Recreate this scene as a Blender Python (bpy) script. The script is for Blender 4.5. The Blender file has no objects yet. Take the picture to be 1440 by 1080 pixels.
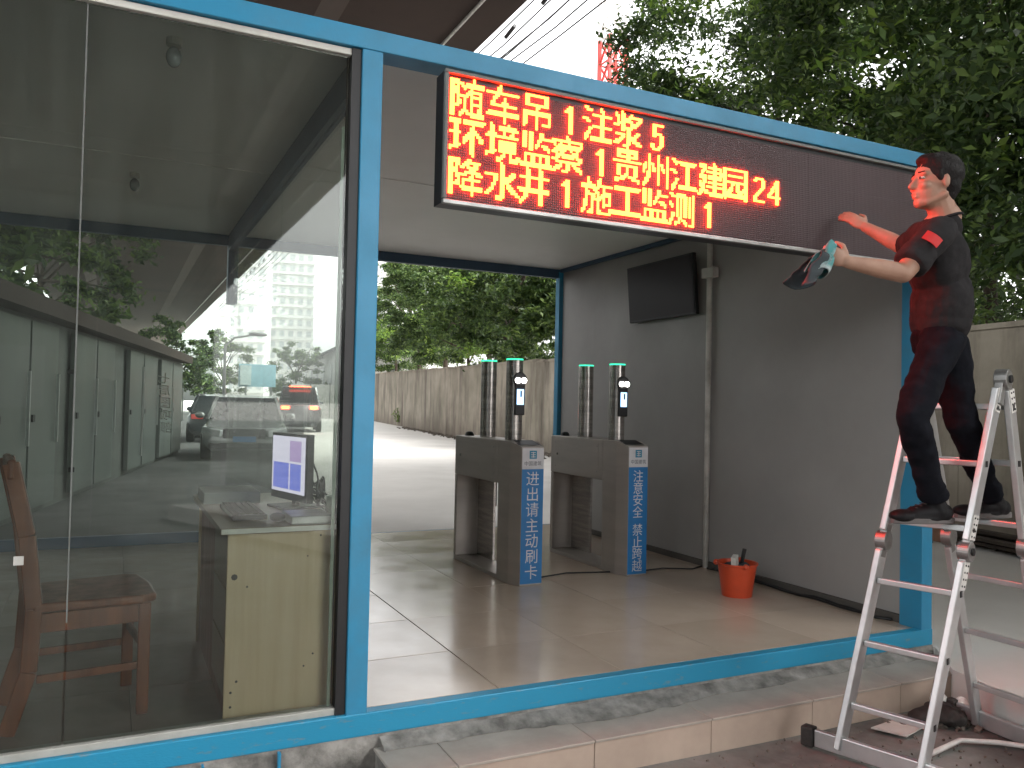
import bpy, bmesh, math, random
import numpy as np
from mathutils import Vector, Matrix, noise
R = math.radians
V = Vector
scene = bpy.context.scene
COL = scene.collection

# ------------------------------------------------------------------ camera
cam_data = bpy.data.cameras.new('camera')
cam = bpy.data.objects.new('camera', cam_data); COL.objects.link(cam)
cam_data.sensor_width = 36.0
cam_data.lens = 1149.04 / 1440 * 36
cam_data.clip_start = 0.05; cam_data.clip_end = 2000
YAW, PITCH, ROLL = 0.45127, 0.02647, 0.02071
fw = V((math.sin(YAW)*math.cos(PITCH), math.cos(YAW)*math.cos(PITCH), math.sin(PITCH)))
rt = V((math.cos(YAW), -math.sin(YAW), 0)); up = rt.cross(fw)
rt2 = rt*math.cos(ROLL) + up*math.sin(ROLL); up2 = -rt*math.sin(ROLL) + up*math.cos(ROLL)
m = Matrix((rt2, up2, -fw)).transposed().to_4x4()
m.translation = V((-0.94007, -3.20437, 1.237))
cam.matrix_world = m
scene.camera = cam

# ------------------------------------------------------------------ world, sun, exposure
SUN_EL, SUN_AZ = 48.0, 125.0          # azimuth clockwise from +y
world = bpy.data.worlds.new('World'); scene.world = world; world.use_nodes = True
nt = world.node_tree; nt.nodes.clear()
sky = nt.nodes.new('ShaderNodeTexSky'); sky.sky_type = 'NISHITA'; sky.sun_disc = False
sky.sun_elevation = R(SUN_EL); sky.sun_rotation = R(SUN_AZ)
sky.air_density = 1.0; sky.dust_density = 4.0; sky.ozone_density = 1.0
hs = nt.nodes.new('ShaderNodeHueSaturation'); hs.inputs['Saturation'].default_value = 0.04
hs.inputs['Value'].default_value = 1.0
bg = nt.nodes.new('ShaderNodeBackground'); bg.inputs['Strength'].default_value = 0.15
wo = nt.nodes.new('ShaderNodeOutputWorld')
nt.links.new(sky.outputs[0], hs.inputs['Color']); nt.links.new(hs.outputs[0], bg.inputs[0]); nt.links.new(bg.outputs[0], wo.inputs[0])
sd = bpy.data.lights.new('sun', 'SUN'); sd.energy = 0.7; sd.angle = R(40); sd.color = (1.0, 0.96, 0.9)
sun = bpy.data.objects.new('sun', sd); COL.objects.link(sun)
sdir = V((math.sin(R(SUN_AZ))*math.cos(R(SUN_EL)), math.cos(R(SUN_AZ))*math.cos(R(SUN_EL)), math.sin(R(SUN_EL))))
sun.rotation_euler = sdir.to_track_quat('Z', 'Y').to_euler(); sun.location = (20, -20, 30)
scene.view_settings.view_transform = 'Standard'; scene.view_settings.look = 'None'
scene.view_settings.gamma = 1.0; scene.view_settings.exposure = 2.5
scene.view_settings.use_curve_mapping = False
scene.render.engine = 'CYCLES'
scene.cycles.max_bounces = 8; scene.cycles.diffuse_bounces = 4; scene.cycles.transparent_max_bounces = 16
scene.cycles.use_denoising = True; scene.cycles.caustics_reflective = False; scene.cycles.caustics_refractive = False

# ------------------------------------------------------------------ materials
def mat(name, col, rough=0.6, metal=0.0, col2=None, scale=6.0, bump=0.0, bscale=40.0, detail=6, stretch=None, lo=0.35, hi=0.65, coat=0, spec=0.5, rvar=0.0):
    """procedural: two tones mixed by noise, fine bump, roughness variation"""
    M = bpy.data.materials.new(name); M.use_nodes = True
    n = M.node_tree.nodes; l = M.node_tree.links; b = n['Principled BSDF']
    b.inputs['Roughness'].default_value = rough; b.inputs['Metallic'].default_value = metal
    b.inputs['Specular IOR Level'].default_value = spec
    if coat: b.inputs['Coat Weight'].default_value = coat
    c = (*col, 1)
    if col2 is None: col2 = tuple(x*0.8 for x in col)
    tc = n.new('ShaderNodeTexCoord'); mp = n.new('ShaderNodeMapping'); l.new(tc.outputs['Object'], mp.inputs[0])
    if stretch: mp.inputs['Scale'].default_value = stretch
    t = n.new('ShaderNodeTexNoise'); t.inputs['Scale'].default_value = scale; t.inputs['Detail'].default_value = detail
    t.inputs['Roughness'].default_value = 0.62
    l.new(mp.outputs[0], t.inputs['Vector'])
    mr = n.new('ShaderNodeMapRange'); mr.inputs['From Min'].default_value = lo; mr.inputs['From Max'].default_value = hi
    l.new(t.outputs['Fac'], mr.inputs['Value'])
    mx = n.new('ShaderNodeMix'); mx.data_type = 'RGBA'
    mx.inputs['A'].default_value = c; mx.inputs['B'].default_value = (*col2, 1)
    l.new(mr.outputs[0], mx.inputs['Factor']); l.new(mx.outputs['Result'], b.inputs['Base Color'])
    if rvar:
        r2 = n.new('ShaderNodeMapRange'); r2.inputs['To Min'].default_value = rough; r2.inputs['To Max'].default_value = rough + rvar
        l.new(mr.outputs[0], r2.inputs['Value']); l.new(r2.outputs[0], b.inputs['Roughness'])
    if bump:
        t2 = n.new('ShaderNodeTexNoise'); t2.inputs['Scale'].default_value = bscale; t2.inputs['Detail'].default_value = 4
        l.new(mp.outputs[0], t2.inputs['Vector'])
        bp = n.new('ShaderNodeBump'); bp.inputs['Strength'].default_value = bump; bp.inputs['Distance'].default_value = 0.01
        l.new(t2.outputs['Fac'], bp.inputs['Height']); l.new(bp.outputs[0], b.inputs['Normal'])
    M['_mix'] = mx.name
    return M

def emis(name, col, strength):
    M = bpy.data.materials.new(name); M.use_nodes = True
    n = M.node_tree.nodes; l = M.node_tree.links; n.clear()
    e = n.new('ShaderNodeEmission'); e.inputs[0].default_value = (*col, 1); e.inputs[1].default_value = strength
    o = n.new('ShaderNodeOutputMaterial'); l.new(e.outputs[0], o.inputs[0])
    return M

def glass(name, tint, dust=0.02, refl=1.0):
    M = bpy.data.materials.new(name); M.use_nodes = True
    n = M.node_tree.nodes; l = M.node_tree.links; n.clear()
    tr = n.new('ShaderNodeBsdfTransparent'); tr.inputs[0].default_value = (*tint, 1)
    gl = n.new('ShaderNodeBsdfGlossy'); gl.inputs['Roughness'].default_value = 0.02
    df = n.new('ShaderNodeBsdfDiffuse'); df.inputs[0].default_value = (0.55, 0.6, 0.55, 1)
    fr = n.new('ShaderNodeFresnel'); fr.inputs[0].default_value = 1.5
    mu = n.new('ShaderNodeMath'); mu.operation = 'MULTIPLY'; mu.inputs[1].default_value = refl; l.new(fr.outputs[0], mu.inputs[0])
    m1 = n.new('ShaderNodeMixShader'); l.new(mu.outputs[0], m1.inputs[0]); l.new(tr.outputs[0], m1.inputs[1]); l.new(gl.outputs[0], m1.inputs[2])
    tc = n.new('ShaderNodeTexCoord'); mp = n.new('ShaderNodeMapping'); mp.inputs['Scale'].default_value = (6, 6, 0.7); l.new(tc.outputs['Object'], mp.inputs[0])
    tn = n.new('ShaderNodeTexNoise'); tn.inputs['Scale'].default_value = 2.2; tn.inputs['Detail'].default_value = 7; l.new(mp.outputs[0], tn.inputs['Vector'])
    mr = n.new('ShaderNodeMapRange'); mr.inputs['From Min'].default_value = 0.35; mr.inputs['From Max'].default_value = 0.75
    mr.inputs['To Min'].default_value = dust*0.35; mr.inputs['To Max'].default_value = dust*2; l.new(tn.outputs['Fac'], mr.inputs['Value'])
    m2 = n.new('ShaderNodeMixShader'); l.new(mr.outputs[0], m2.inputs[0]); l.new(m1.outputs[0], m2.inputs[1]); l.new(df.outputs[0], m2.inputs[2])
    o = n.new('ShaderNodeOutputMaterial'); l.new(m2.outputs[0], o.inputs[0])
    return M

def island(name, c1, c2, c3, rough=0.55, trans=0.25):
    """leaf material: colour varies per leaf"""
    M = bpy.data.materials.new(name); M.use_nodes = True
    n = M.node_tree.nodes; l = M.node_tree.links; b = n['Principled BSDF']; b.inputs['Roughness'].default_value = rough
    g = n.new('ShaderNodeNewGeometry'); r = n.new('ShaderNodeValToRGB'); l.new(g.outputs['Random Per Island'], r.inputs[0])
    e = r.color_ramp.elements; e[0].color = (*c1, 1); e[1].color = (*c3, 1); e[1].position = 0.95; k = e.new(0.55); k.color = (*c2, 1)
    l.new(r.outputs[0], b.inputs['Base Color'])
    tl = n.new('ShaderNodeBsdfTranslucent'); l.new(r.outputs[0], tl.inputs[0])
    mx = n.new('ShaderNodeMixShader'); mx.inputs[0].default_value = trans
    o = n['Material Output']; l.new(b.outputs[0], mx.inputs[1]); l.new(tl.outputs[0], mx.inputs[2]); l.new(mx.outputs[0], o.inputs[0])
    return M

M = {}
M['blue'] = mat('blue_paint', (0.026, 0.245, 0.43), 0.36, col2=(0.045, 0.21, 0.34), rvar=.25, scale=3.4, detail=10, lo=.42, hi=.72, bump=0.05, bscale=60)
M['blue_worn'] = mat('blue_paint_worn', (0.018, 0.26, 0.44), 0.42, col2=(0.13, 0.24, 0.30), scale=16, lo=0.60, hi=0.72, bump=0.1, bscale=60, stretch=(1, 1, 3))
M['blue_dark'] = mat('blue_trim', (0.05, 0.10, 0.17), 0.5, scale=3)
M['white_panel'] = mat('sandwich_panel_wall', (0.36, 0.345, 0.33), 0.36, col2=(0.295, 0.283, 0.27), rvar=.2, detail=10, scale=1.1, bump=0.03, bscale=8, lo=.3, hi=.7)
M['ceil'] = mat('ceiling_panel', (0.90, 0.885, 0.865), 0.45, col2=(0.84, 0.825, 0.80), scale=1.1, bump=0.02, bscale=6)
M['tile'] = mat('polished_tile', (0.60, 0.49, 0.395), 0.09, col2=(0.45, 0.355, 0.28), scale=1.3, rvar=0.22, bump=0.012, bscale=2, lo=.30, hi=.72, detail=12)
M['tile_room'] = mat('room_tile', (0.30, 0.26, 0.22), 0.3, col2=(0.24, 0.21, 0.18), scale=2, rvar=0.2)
def vary(K, amt):
    """each separate piece a little lighter or darker than its neighbours"""
    n = K.node_tree.nodes; l = K.node_tree.links; b = n['Principled BSDF']
    oi = n.new('ShaderNodeObjectInfo'); mr = n.new('ShaderNodeMapRange'); mr.inputs['To Min'].default_value = 1-amt; mr.inputs['To Max'].default_value = 1+amt
    l.new(oi.outputs['Random'], mr.inputs['Value']); h = n.new('ShaderNodeHueSaturation'); l.new(mr.outputs[0], h.inputs['Value'])
    l.new(n[K['_mix']].outputs['Result'], h.inputs['Color']); l.new(h.outputs[0], b.inputs['Base Color'])
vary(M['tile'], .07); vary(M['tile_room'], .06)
M['grout'] = mat('grout', (0.10, 0.09, 0.08), 0.9)
M['concrete'] = mat('bright_concrete', (0.68, 0.655, 0.62), 0.75, col2=(0.58, 0.555, 0.52), scale=0.6, bump=0.15, bscale=30, detail=9)
M['asphalt'] = mat('asphalt', (0.055, 0.055, 0.055), 0.8, col2=(0.085, 0.085, 0.083), scale=1.2, bump=0.3, bscale=80)
M['ground'] = mat('cement_ground', (0.235, 0.238, 0.222), 0.6, col2=(0.095, 0.096, 0.088), scale=1.4, bump=0.5, bscale=22, detail=10, rvar=0.3, lo=.38, hi=.6)
M['plinth'] = mat('rough_cement', (0.30, 0.285, 0.26), 0.85, col2=(0.10, 0.095, 0.085), scale=9, bump=0.8, bscale=30, detail=9)
M['step_tile'] = mat('step_tile', (0.42, 0.375, 0.32), 0.4, col2=(0.33, 0.29, 0.25), scale=3, rvar=0.2, bump=0.05, bscale=30)
M['riser_tile'] = mat('riser_tile', (0.46, 0.36, 0.29), 0.4, col2=(0.39, 0.30, 0.24), scale=4, rvar=0.2)
vary(M['step_tile'], .08); vary(M['riser_tile'], .08)
M['steel'] = mat('brushed_steel', (0.46, 0.42, 0.385), 0.42, 0.6, col2=(0.41, 0.375, 0.345), scale=1.2, stretch=(1, 1, 6), rvar=.15, detail=8)
M['steel_bright'] = mat('polished_steel', (0.60, 0.56, 0.53), 0.25, 0.9, col2=(0.36, 0.34, 0.32), scale=3, stretch=(1, 1, 14))
M['alu'] = mat('aluminium', (0.62, 0.63, 0.63), 0.38, 0.75, col2=(0.52, 0.53, 0.53), scale=8, bump=0.05, bscale=60)
M['hinge'] = mat('zinc_hinge', (0.36, 0.36, 0.35), 0.42, 0.8, col2=(0.26, 0.26, 0.25), scale=14)
M['black'] = mat('black_plastic', (0.012, 0.012, 0.013), 0.45, scale=5)
M['rubber'] = mat('black_rubber', (0.018, 0.017, 0.016), 0.85, col2=(0.05, 0.045, 0.04), scale=12, bump=0.3)
M['screen_off'] = mat('dark_screen', (0.012, 0.007, 0.008), 0.35, scale=5, spec=.25)
M['white_paint'] = mat('white_plastic', (0.80, 0.78, 0.74), 0.45, col2=(0.5, 0.49, 0.46), scale=5)
M['cream_frame'] = mat('pale_aluminium_track', (0.50, 0.50, 0.46), 0.4, 0.2, col2=(0.38, 0.38, 0.34), scale=6)
M['orange'] = mat('orange_red_plastic', (0.62, 0.075, 0.025), 0.38, col2=(0.50, 0.06, 0.02), scale=6)
M['wood_red'] = mat('reddish_wood', (0.23, 0.075, 0.03), 0.3, col2=(0.13, 0.04, 0.018), scale=3, stretch=(6, 6, 0.6), rvar=0.1)
M['wood_pale'] = mat('pale_laminate', (0.64, 0.49, 0.32), 0.45, col2=(0.57, 0.425, 0.265), scale=2.2, stretch=(10, 10, 0.4), detail=8)
M['wood_top'] = mat('desk_top_laminate', (0.30, 0.23, 0.15), 0.35, col2=(0.24, 0.18, 0.12), scale=3, stretch=(6, 0.6, 6))
M['edge_band'] = mat('white_edge_band', (0.70, 0.68, 0.62), 0.4)
M['skin'] = mat('skin', (0.36, 0.21, 0.145), 0.55, col2=(0.31, 0.17, 0.115), scale=14, bump=0.04, bscale=180)
M['hair'] = mat('black_hair', (0.004, 0.0035, 0.0035), 0.6, col2=(0.009, 0.007, 0.007), scale=60, bump=0.5, bscale=220, stretch=(1, 1, 0.35), spec=.2)
M['shirt'] = mat('grey_tshirt', (0.030, 0.029, 0.030), 0.95, col2=(0.022, 0.021, 0.022), scale=20, bump=0.12, bscale=260, spec=.08)
M['trousers'] = mat('dark_denim', (0.006, 0.0065, 0.009), 0.95, col2=(0.010, 0.011, 0.015), scale=16, bump=0.15, bscale=240, spec=.08)
M['shoe'] = mat('black_shoe', (0.007, 0.007, 0.008), 0.6, spec=.2, scale=20, bump=0.1)
M['sole'] = mat('grey_sole', (0.13, 0.12, 0.115), 0.75)
M['patch'] = mat('red_patch', (0.55, 0.02, 0.02), 0.7)
M['cloth_teal'] = mat('teal_cloth', (0.07, 0.24, 0.24), 0.9, col2=(0.30, 0.36, 0.36), scale=9, lo=.45, hi=.55)
M['cloth_dark'] = mat('dark_cloth', (0.03, 0.04, 0.045), 0.9)
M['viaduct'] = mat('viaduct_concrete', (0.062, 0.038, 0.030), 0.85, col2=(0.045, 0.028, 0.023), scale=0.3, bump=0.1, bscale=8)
M['bark'] = mat('bark', (0.07, 0.052, 0.038), 0.9, col2=(0.035, 0.026, 0.02), scale=6, bump=0.8, bscale=30, stretch=(1, 1, 0.3))
M['leaf_a'] = island('leaves_dark', (0.024, 0.050, 0.015), (0.055, 0.100, 0.027), (0.14, 0.21, 0.05), trans=.35)
M['leaf_b'] = island('leaves_mid', (0.028, 0.058, 0.016), (0.060, 0.11, 0.026), (0.14, 0.21, 0.045), trans=.35)
M['leaf_c'] = island('leaves_light', (0.07, 0.14, 0.025), (0.14, 0.25, 0.035), (0.25, 0.36, 0.06), trans=.4)
M['led_panel'] = None
M['sticker_blue'] = mat('sticker_blue', (0.022, 0.20, 0.50), 0.35, scale=4)
M['sticker_white'] = mat('sticker_white', (0.72, 0.72, 0.74), 0.4)
M['print_dark'] = mat('print_dark', (0.05, 0.07, 0.09), 0.5)
M['print_teal'] = mat('print_blue_logo', (0.03, 0.26, 0.42), 0.5)
M['car_silver'] = mat('silver_car_paint', (0.30, 0.31, 0.31), 0.25, 0.3, coat=0.6, scale=2)
M['car_dark'] = mat('dark_car_paint', (0.03, 0.035, 0.04), 0.25, 0.2, coat=0.6, scale=2)
M['car_red'] = mat('red_car_paint', (0.22, 0.035, 0.02), 0.3, 0.1, coat=0.6, scale=2)
M['car_glass'] = mat('car_glass', (0.02, 0.025, 0.028), 0.08)
M['lamp_glass'] = mat('headlight_glass', (0.45, 0.47, 0.48), 0.1)
M['green_glow'] = emis('green_led', (0.05, 0.9, 0.45), .35)
M['white_glow'] = emis('white_led', (1.0, 0.95, 0.9), 6)
M['screen_glow'] = emis('face_screen', (0.35, 0.62, 1.0), .6)
M['tail_glow'] = emis('tail_light_lit', (1.0, 0.07, 0.02), 5)
M['glass_front'] = glass('front_glass', (0.91, 0.95, 0.925), 0.014, 1.1)
M['glass_side'] = glass('side_glass', (0.96, 0.98, 0.96), 0.004, 0.4)
M['frost'] = mat('frosted_panel', (0.155, 0.175, 0.165), 0.4, col2=(0.12, 0.135, 0.13), scale=1.5, stretch=(1, 1, 0.3))
M['frost_blue'] = mat('blue_frosted_panel', (0.13, 0.155, 0.20), 0.35, scale=1.5)
M['tower_red'] = mat('mast_red', (0.55, 0.06, 0.05), 0.5)
M['tower_white'] = mat('mast_white', (0.75, 0.73, 0.72), 0.5)
M['far_wall'] = mat('far_wall', (0.60, 0.60, 0.59), 0.8, scale=0.1)
M['far_window'] = mat('far_window', (0.38, 0.40, 0.41), 0.3, scale=0.3)  # far walls and windows lightened, the haze veil is put into their colour
M['shed_roof'] = mat('shed_roof', (0.16, 0.17, 0.16), 0.6)
M['bill'] = mat('billboard_blue', (0.25, 0.47, 0.55), 0.4)
M['bill2'] = mat('billboard_pale', (0.5, 0.62, 0.62), 0.4)
M['paper'] = mat('paper', (0.55, 0.54, 0.50), 0.7)
M['pale_green'] = mat('pale_green_plastic', (0.42, 0.50, 0.40), 0.35, scale=3)
M['dirt'] = mat('rubble', (0.20, 0.17, 0.14), 0.95, col2=(0.07, 0.06, 0.05), scale=14, bump=0.7)
M['brick'] = mat('brick_clay', (0.36, 0.20, 0.13), 0.9, scale=12, bump=0.3)

# display mask: dark louvred plastic, 10 mm pixel rows
def led_mask():
    K = mat('led_mask', (0.060, 0.034, 0.037), 0.55, scale=1.5)
    n = K.node_tree.nodes; l = K.node_tree.links; b = n['Principled BSDF']
    tc = n.new('ShaderNodeTexCoord'); sp = n.new('ShaderNodeSeparateXYZ'); l.new(tc.outputs['Object'], sp.inputs[0])
    def saw(sock, freq):
        a = n.new('ShaderNodeMath'); a.operation = 'MULTIPLY'; a.inputs[1].default_value = freq; l.new(sock, a.inputs[0])
        f = n.new('ShaderNodeMath'); f.operation = 'PINGPONG'; f.inputs[1].default_value = 0.5; l.new(a.outputs[0], f.inputs[0]); return f.outputs[0]
    add = n.new('ShaderNodeMath'); add.operation = 'MULTIPLY'; l.new(saw(sp.outputs[2], 100), add.inputs[0]); l.new(saw(sp.outputs[0], 100), add.inputs[1])
    bp = n.new('ShaderNodeBump'); bp.inputs['Distance'].default_value = 0.012; bp.inputs['Strength'].default_value = 0.8
    l.new(add.outputs[0], bp.inputs['Height']); l.new(bp.outputs[0], b.inputs['Normal'])
    return K
M['led_panel'] = led_mask()
def led_lit():
    return emis('lit_led', (1.0, 0.023, 0.0035), 17.0)
M['led_lit'] = led_lit()

# stained boundary wall
def stained():
    K = mat('stained_render', (0.37, 0.325, 0.26), 0.85, col2=(0.22, 0.20, 0.15), scale=0.7, bump=0.3, bscale=20)
    n = K.node_tree.nodes; l = K.node_tree.links; b = n['Principled BSDF']
    tc = n.new('ShaderNodeTexCoord'); mp = n.new('ShaderNodeMapping'); mp.inputs['Scale'].default_value = (.8, .8, 0.16); l.new(tc.outputs['Object'], mp.inputs[0])
    t = n.new('ShaderNodeTexNoise'); t.inputs['Scale'].default_value = 1.6; t.inputs['Detail'].default_value = 9; t.inputs['Roughness'].default_value = .65; l.new(mp.outputs[0], t.inputs['Vector'])
    mr = n.new('ShaderNodeMapRange'); mr.inputs['From Min'].default_value = 0.47; mr.inputs['From Max'].default_value = 0.70; l.new(t.outputs['Fac'], mr.inputs['Value'])
    mx = n.new('ShaderNodeMix'); mx.data_type = 'RGBA'; mx.inputs['B'].default_value = (0.075, 0.058, 0.045, 1)
    l.new(mr.outputs[0], mx.inputs['Factor']); l.new(n[K['_mix']].outputs['Result'], mx.inputs['A'])
    # dirt splash band near the ground
    sp = n.new('ShaderNodeSeparateXYZ'); l.new(tc.outputs['Object'], sp.inputs[0])
    t3 = n.new('ShaderNodeTexNoise'); t3.inputs['Scale'].default_value = 1.2; l.new(tc.outputs['Object'], t3.inputs['Vector'])
    ad = n.new('ShaderNodeMath'); ad.operation = 'ADD'; l.new(sp.outputs[2], ad.inputs[0]); l.new(t3.outputs['Fac'], ad.inputs[1])
    m3 = n.new('ShaderNodeMapRange'); m3.inputs['From Min'].default_value = 0.45; m3.inputs['From Max'].default_value = 1.25
    m3.inputs['To Min'].default_value = 0.6; m3.inputs['To Max'].default_value = 0.0; l.new(ad.outputs[0], m3.inputs['Value'])
    m4 = n.new('ShaderNodeMix'); m4.data_type = 'RGBA'; m4.inputs['B'].default_value = (0.12, 0.09, 0.07, 1)
    l.new(m3.outputs[0], m4.inputs['Factor']); l.new(mx.outputs['Result'], m4.inputs['A']); l.new(m4.outputs['Result'], b.inputs['Base Color'])
    return K
M['stained'] = stained()
def screen_mat():
    """monitor picture: lit screen, flat print"""
    K = emis('desktop_screen', (1, 1, 1), 0.55); n = K.node_tree.nodes; l = K.node_tree.links
    return K
M['mon_white'] = emis('monitor_window_white', (0.75, 0.70, 0.85), 0.16)
M['mon_blue'] = emis('monitor_picture_blue', (0.16, 0.19, 0.62), 0.18)
M['mon_mauve'] = emis('monitor_picture_mauve', (0.42, 0.30, 0.55), 0.17)

# ------------------------------------------------------------------ mesh helpers
ORG = {}
class MB:
    def __init__(s): s.v = []; s.f = []
    def add(s, vs, fs):
        k = len(s.v); s.v += [V(a) for a in vs]; s.f += [tuple(i+k for i in f) for f in fs]; return s
    def box(s, lo, hi):
        x0, y0, z0 = lo; x1, y1, z1 = hi
        return s.add([(x0,y0,z0),(x1,y0,z0),(x1,y1,z0),(x0,y1,z0),(x0,y0,z1),(x1,y0,z1),(x1,y1,z1),(x0,y1,z1)],
                     [(0,3,2,1),(4,5,6,7),(0,1,5,4),(1,2,6,5),(2,3,7,6),(3,0,4,7)])
    def beam(s, p, q, w, h, upv=(0,0,1)):
        """rectangular bar from p to q: w across, h along upv"""
        p = V(p); q = V(q); d = (q-p).normalized(); u = V(upv); a = d.cross(u).normalized(); b = a.cross(d).normalized()
        vs = []
        for c in (p, q):
            for i, j in ((-1,-1),(1,-1),(1,1),(-1,1)): vs.append(c + a*w/2*i + b*h/2*j)
        return s.add(vs, [(0,1,2,3),(7,6,5,4),(0,4,5,1),(1,5,6,2),(2,6,7,3),(3,7,4,0)])
    def cyl(s, p, q, r0, r1=None, n=16, cap=True):
        if r1 is None: r1 = r0
        p = V(p); q = V(q); d = (q-p).normalized(); a = d.orthogonal().normalized(); b = d.cross(a)
        vs = []
        for c, r in ((p, r0), (q, r1)):
            for i in range(n):
                t = 2*math.pi*i/n; vs.append(c + a*r*math.cos(t) + b*r*math.sin(t))
        fs = [(i, (i+1) % n, n+(i+1) % n, n+i) for i in range(n)]
        if cap: fs += [tuple(range(n-1, -1, -1)), tuple(range(n, 2*n))]
        return s.add(vs, fs)
    def tube(s, pts, r, n=8):
        pts = [V(p) for p in pts]; k = len(pts); rs = r if isinstance(r, (list, tuple)) else [r]*k
        vs = []; a = None
        for i, p in enumerate(pts):
            d = (pts[min(i+1, k-1)] - pts[max(i-1, 0)]).normalized()
            if a is None: a = d.orthogonal().normalized()
            else:
                a = a - d*a.dot(d); a = a.normalized() if a.length > 1e-6 else d.orthogonal().normalized()
            b = d.cross(a)
            for j in range(n):
                t = 2*math.pi*j/n; vs.append(p + a*rs[i]*math.cos(t) + b*rs[i]*math.sin(t))
        fs = []
        for i in range(k-1):
            for j in range(n): fs.append((i*n+j, i*n+(j+1) % n, (i+1)*n+(j+1) % n, (i+1)*n+j))
        fs += [tuple(range(n-1, -1, -1)), tuple(range((k-1)*n, k*n))]
        return s.add(vs, fs)
    def lathe(s, prof, c=(0,0,0), n=24, axis='z'):
        vs = []; c = V(c)
        for r, z in prof:
            for j in range(n):
                t = 2*math.pi*j/n; vs.append(c + V((r*math.cos(t), r*math.sin(t), z)))
        fs = []
        for i in range(len(prof)-1):
            for j in range(n): fs.append((i*n+j, i*n+(j+1) % n, (i+1)*n+(j+1) % n, (i+1)*n+j))
        return s.add(vs, fs)
    def ell(s, c, r, F=(1,0,0), L=(0,1,0), U=(0,0,1), n=16, m=10):
        c = V(c); F = V(F); L = V(L); U = V(U); vs = [c - U*r[2]]; fs = []
        for i in range(1, m):
            ph = -math.pi/2 + math.pi*i/m
            for j in range(n):
                t = 2*math.pi*j/n
                vs.append(c + F*r[0]*math.cos(ph)*math.cos(t) + L*r[1]*math.cos(ph)*math.sin(t) + U*r[2]*math.sin(ph))
        vs.append(c + U*r[2]); T = len(vs)-1
        flip = F.cross(L).dot(U) < 0
        for j in range(n): fs.append((0, 1+(j+1) % n, 1+j))
        for i in range(m-2):
            for j in range(n): fs.append((1+i*n+j, 1+i*n+(j+1) % n, 1+(i+1)*n+(j+1) % n, 1+(i+1)*n+j))
        for j in range(n): fs.append((1+(m-2)*n+j, 1+(m-2)*n+(j+1) % n, T))
        if flip: fs = [f[::-1] for f in fs]
        return s.add(vs, fs)
    def cap(s, p, q, r0, r1, n=14):
        """tapered capsule, closed, outward"""
        p = V(p); q = V(q); d = (q-p).normalized(); a = d.orthogonal().normalized(); b = d.cross(a)
        rings = []
        for k in range(1, 5): t = -math.pi/2 + math.pi/2*k/4; rings.append((p + d*r0*math.sin(t), r0*math.cos(t)))
        for k in range(0, 4): t = math.pi/2*k/4; rings.append((q + d*r1*math.sin(t), r1*math.cos(t)))
        vs = [p - d*r0]
        for c, r in rings:
            for j in range(n): t = 2*math.pi*j/n; vs.append(c + a*r*math.cos(t) + b*r*math.sin(t))
        vs.append(q + d*r1); T = len(vs)-1; fs = []
        for j in range(n): fs.append((0, 1+(j+1) % n, 1+j))
        for i in range(len(rings)-1):
            for j in range(n): fs.append((1+i*n+j, 1+i*n+(j+1) % n, 1+(i+1)*n+(j+1) % n, 1+(i+1)*n+j))
        for j in range(n): fs.append((1+(len(rings)-1)*n+j, 1+(len(rings)-1)*n+(j+1) % n, T))
        return s.add(vs, fs)
    def build(s, name, material, parent=None, smooth=False, bevel=0, kind=None, label=None, at=None, seg=2, autos=False):
        org = V(at) if at is not None else (ORG.get(parent.name, V((0,0,0))) if parent else V((0,0,0)))
        me = bpy.data.meshes.new(name); me.from_pydata([tuple(a-org) for a in s.v], [], s.f)
        me.materials.append(M[material] if isinstance(material, str) else material)
        me.validate(); me.update()
        if smooth: me.polygons.foreach_set('use_smooth', [True]*len(me.polygons))
        o = bpy.data.objects.new(name, me); COL.objects.link(o)
        if parent:
            po = ORG.get(parent.name, V((0,0,0))); o.parent = parent; o.location = org - po
        else: o.location = org
        ORG[o.name] = org
        if autos: autosmooth(me)
        if bevel:
            b = o.modifiers.new('bevel', 'BEVEL'); b.width = bevel; b.segments = seg; b.limit_method = 'ANGLE'; b.angle_limit = R(50)
            b.harden_normals = False
        if kind: o['kind'] = kind
        if label: o['label'] = label
        return o

def autosmooth(me, ang=40):
    bm = bmesh.new(); bm.from_mesh(me)
    for f in bm.faces: f.smooth = True
    for e in bm.edges:
        if len(e.link_faces) == 2 and e.calc_face_angle(0) > R(ang): e.smooth = False
    bm.to_mesh(me); bm.free()

def tag(o, label, cat, group=None, kind=None):
    o['label'] = label; o['category'] = cat
    if group: o['group'] = group
    if kind: o['kind'] = kind
    return o
def thing(name, label, cat, loc=(0,0,0), group=None):
    o = bpy.data.objects.new(name, None); o.empty_display_size = 0.1; COL.objects.link(o); o.location = loc
    ORG[o.name] = V(loc); return tag(o, label, cat, group)
def structure(o): o['kind'] = 'structure'; return o
def copy_tree(o, parent=None, delta=None, skip=()):
    c = o.copy(); COL.objects.link(c); c.parent = parent
    if parent is None and delta is not None: c.location = V(o.location) + V(delta)
    ORG[c.name] = ORG.get(o.name, V((0,0,0))) + (V(delta) if delta is not None else V((0,0,0)))
    for ch in list(o.children):
        if ch.name.split('.')[0] in skip: continue
        copy_tree(ch, c, delta, skip)
    return c
def instance(o, loc, rot=None):
    """one more piece sharing o's mesh, under the same parent"""
    c = o.copy(); COL.objects.link(c); c.location = loc
    if rot: c.rotation_euler = rot
    return c
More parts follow.
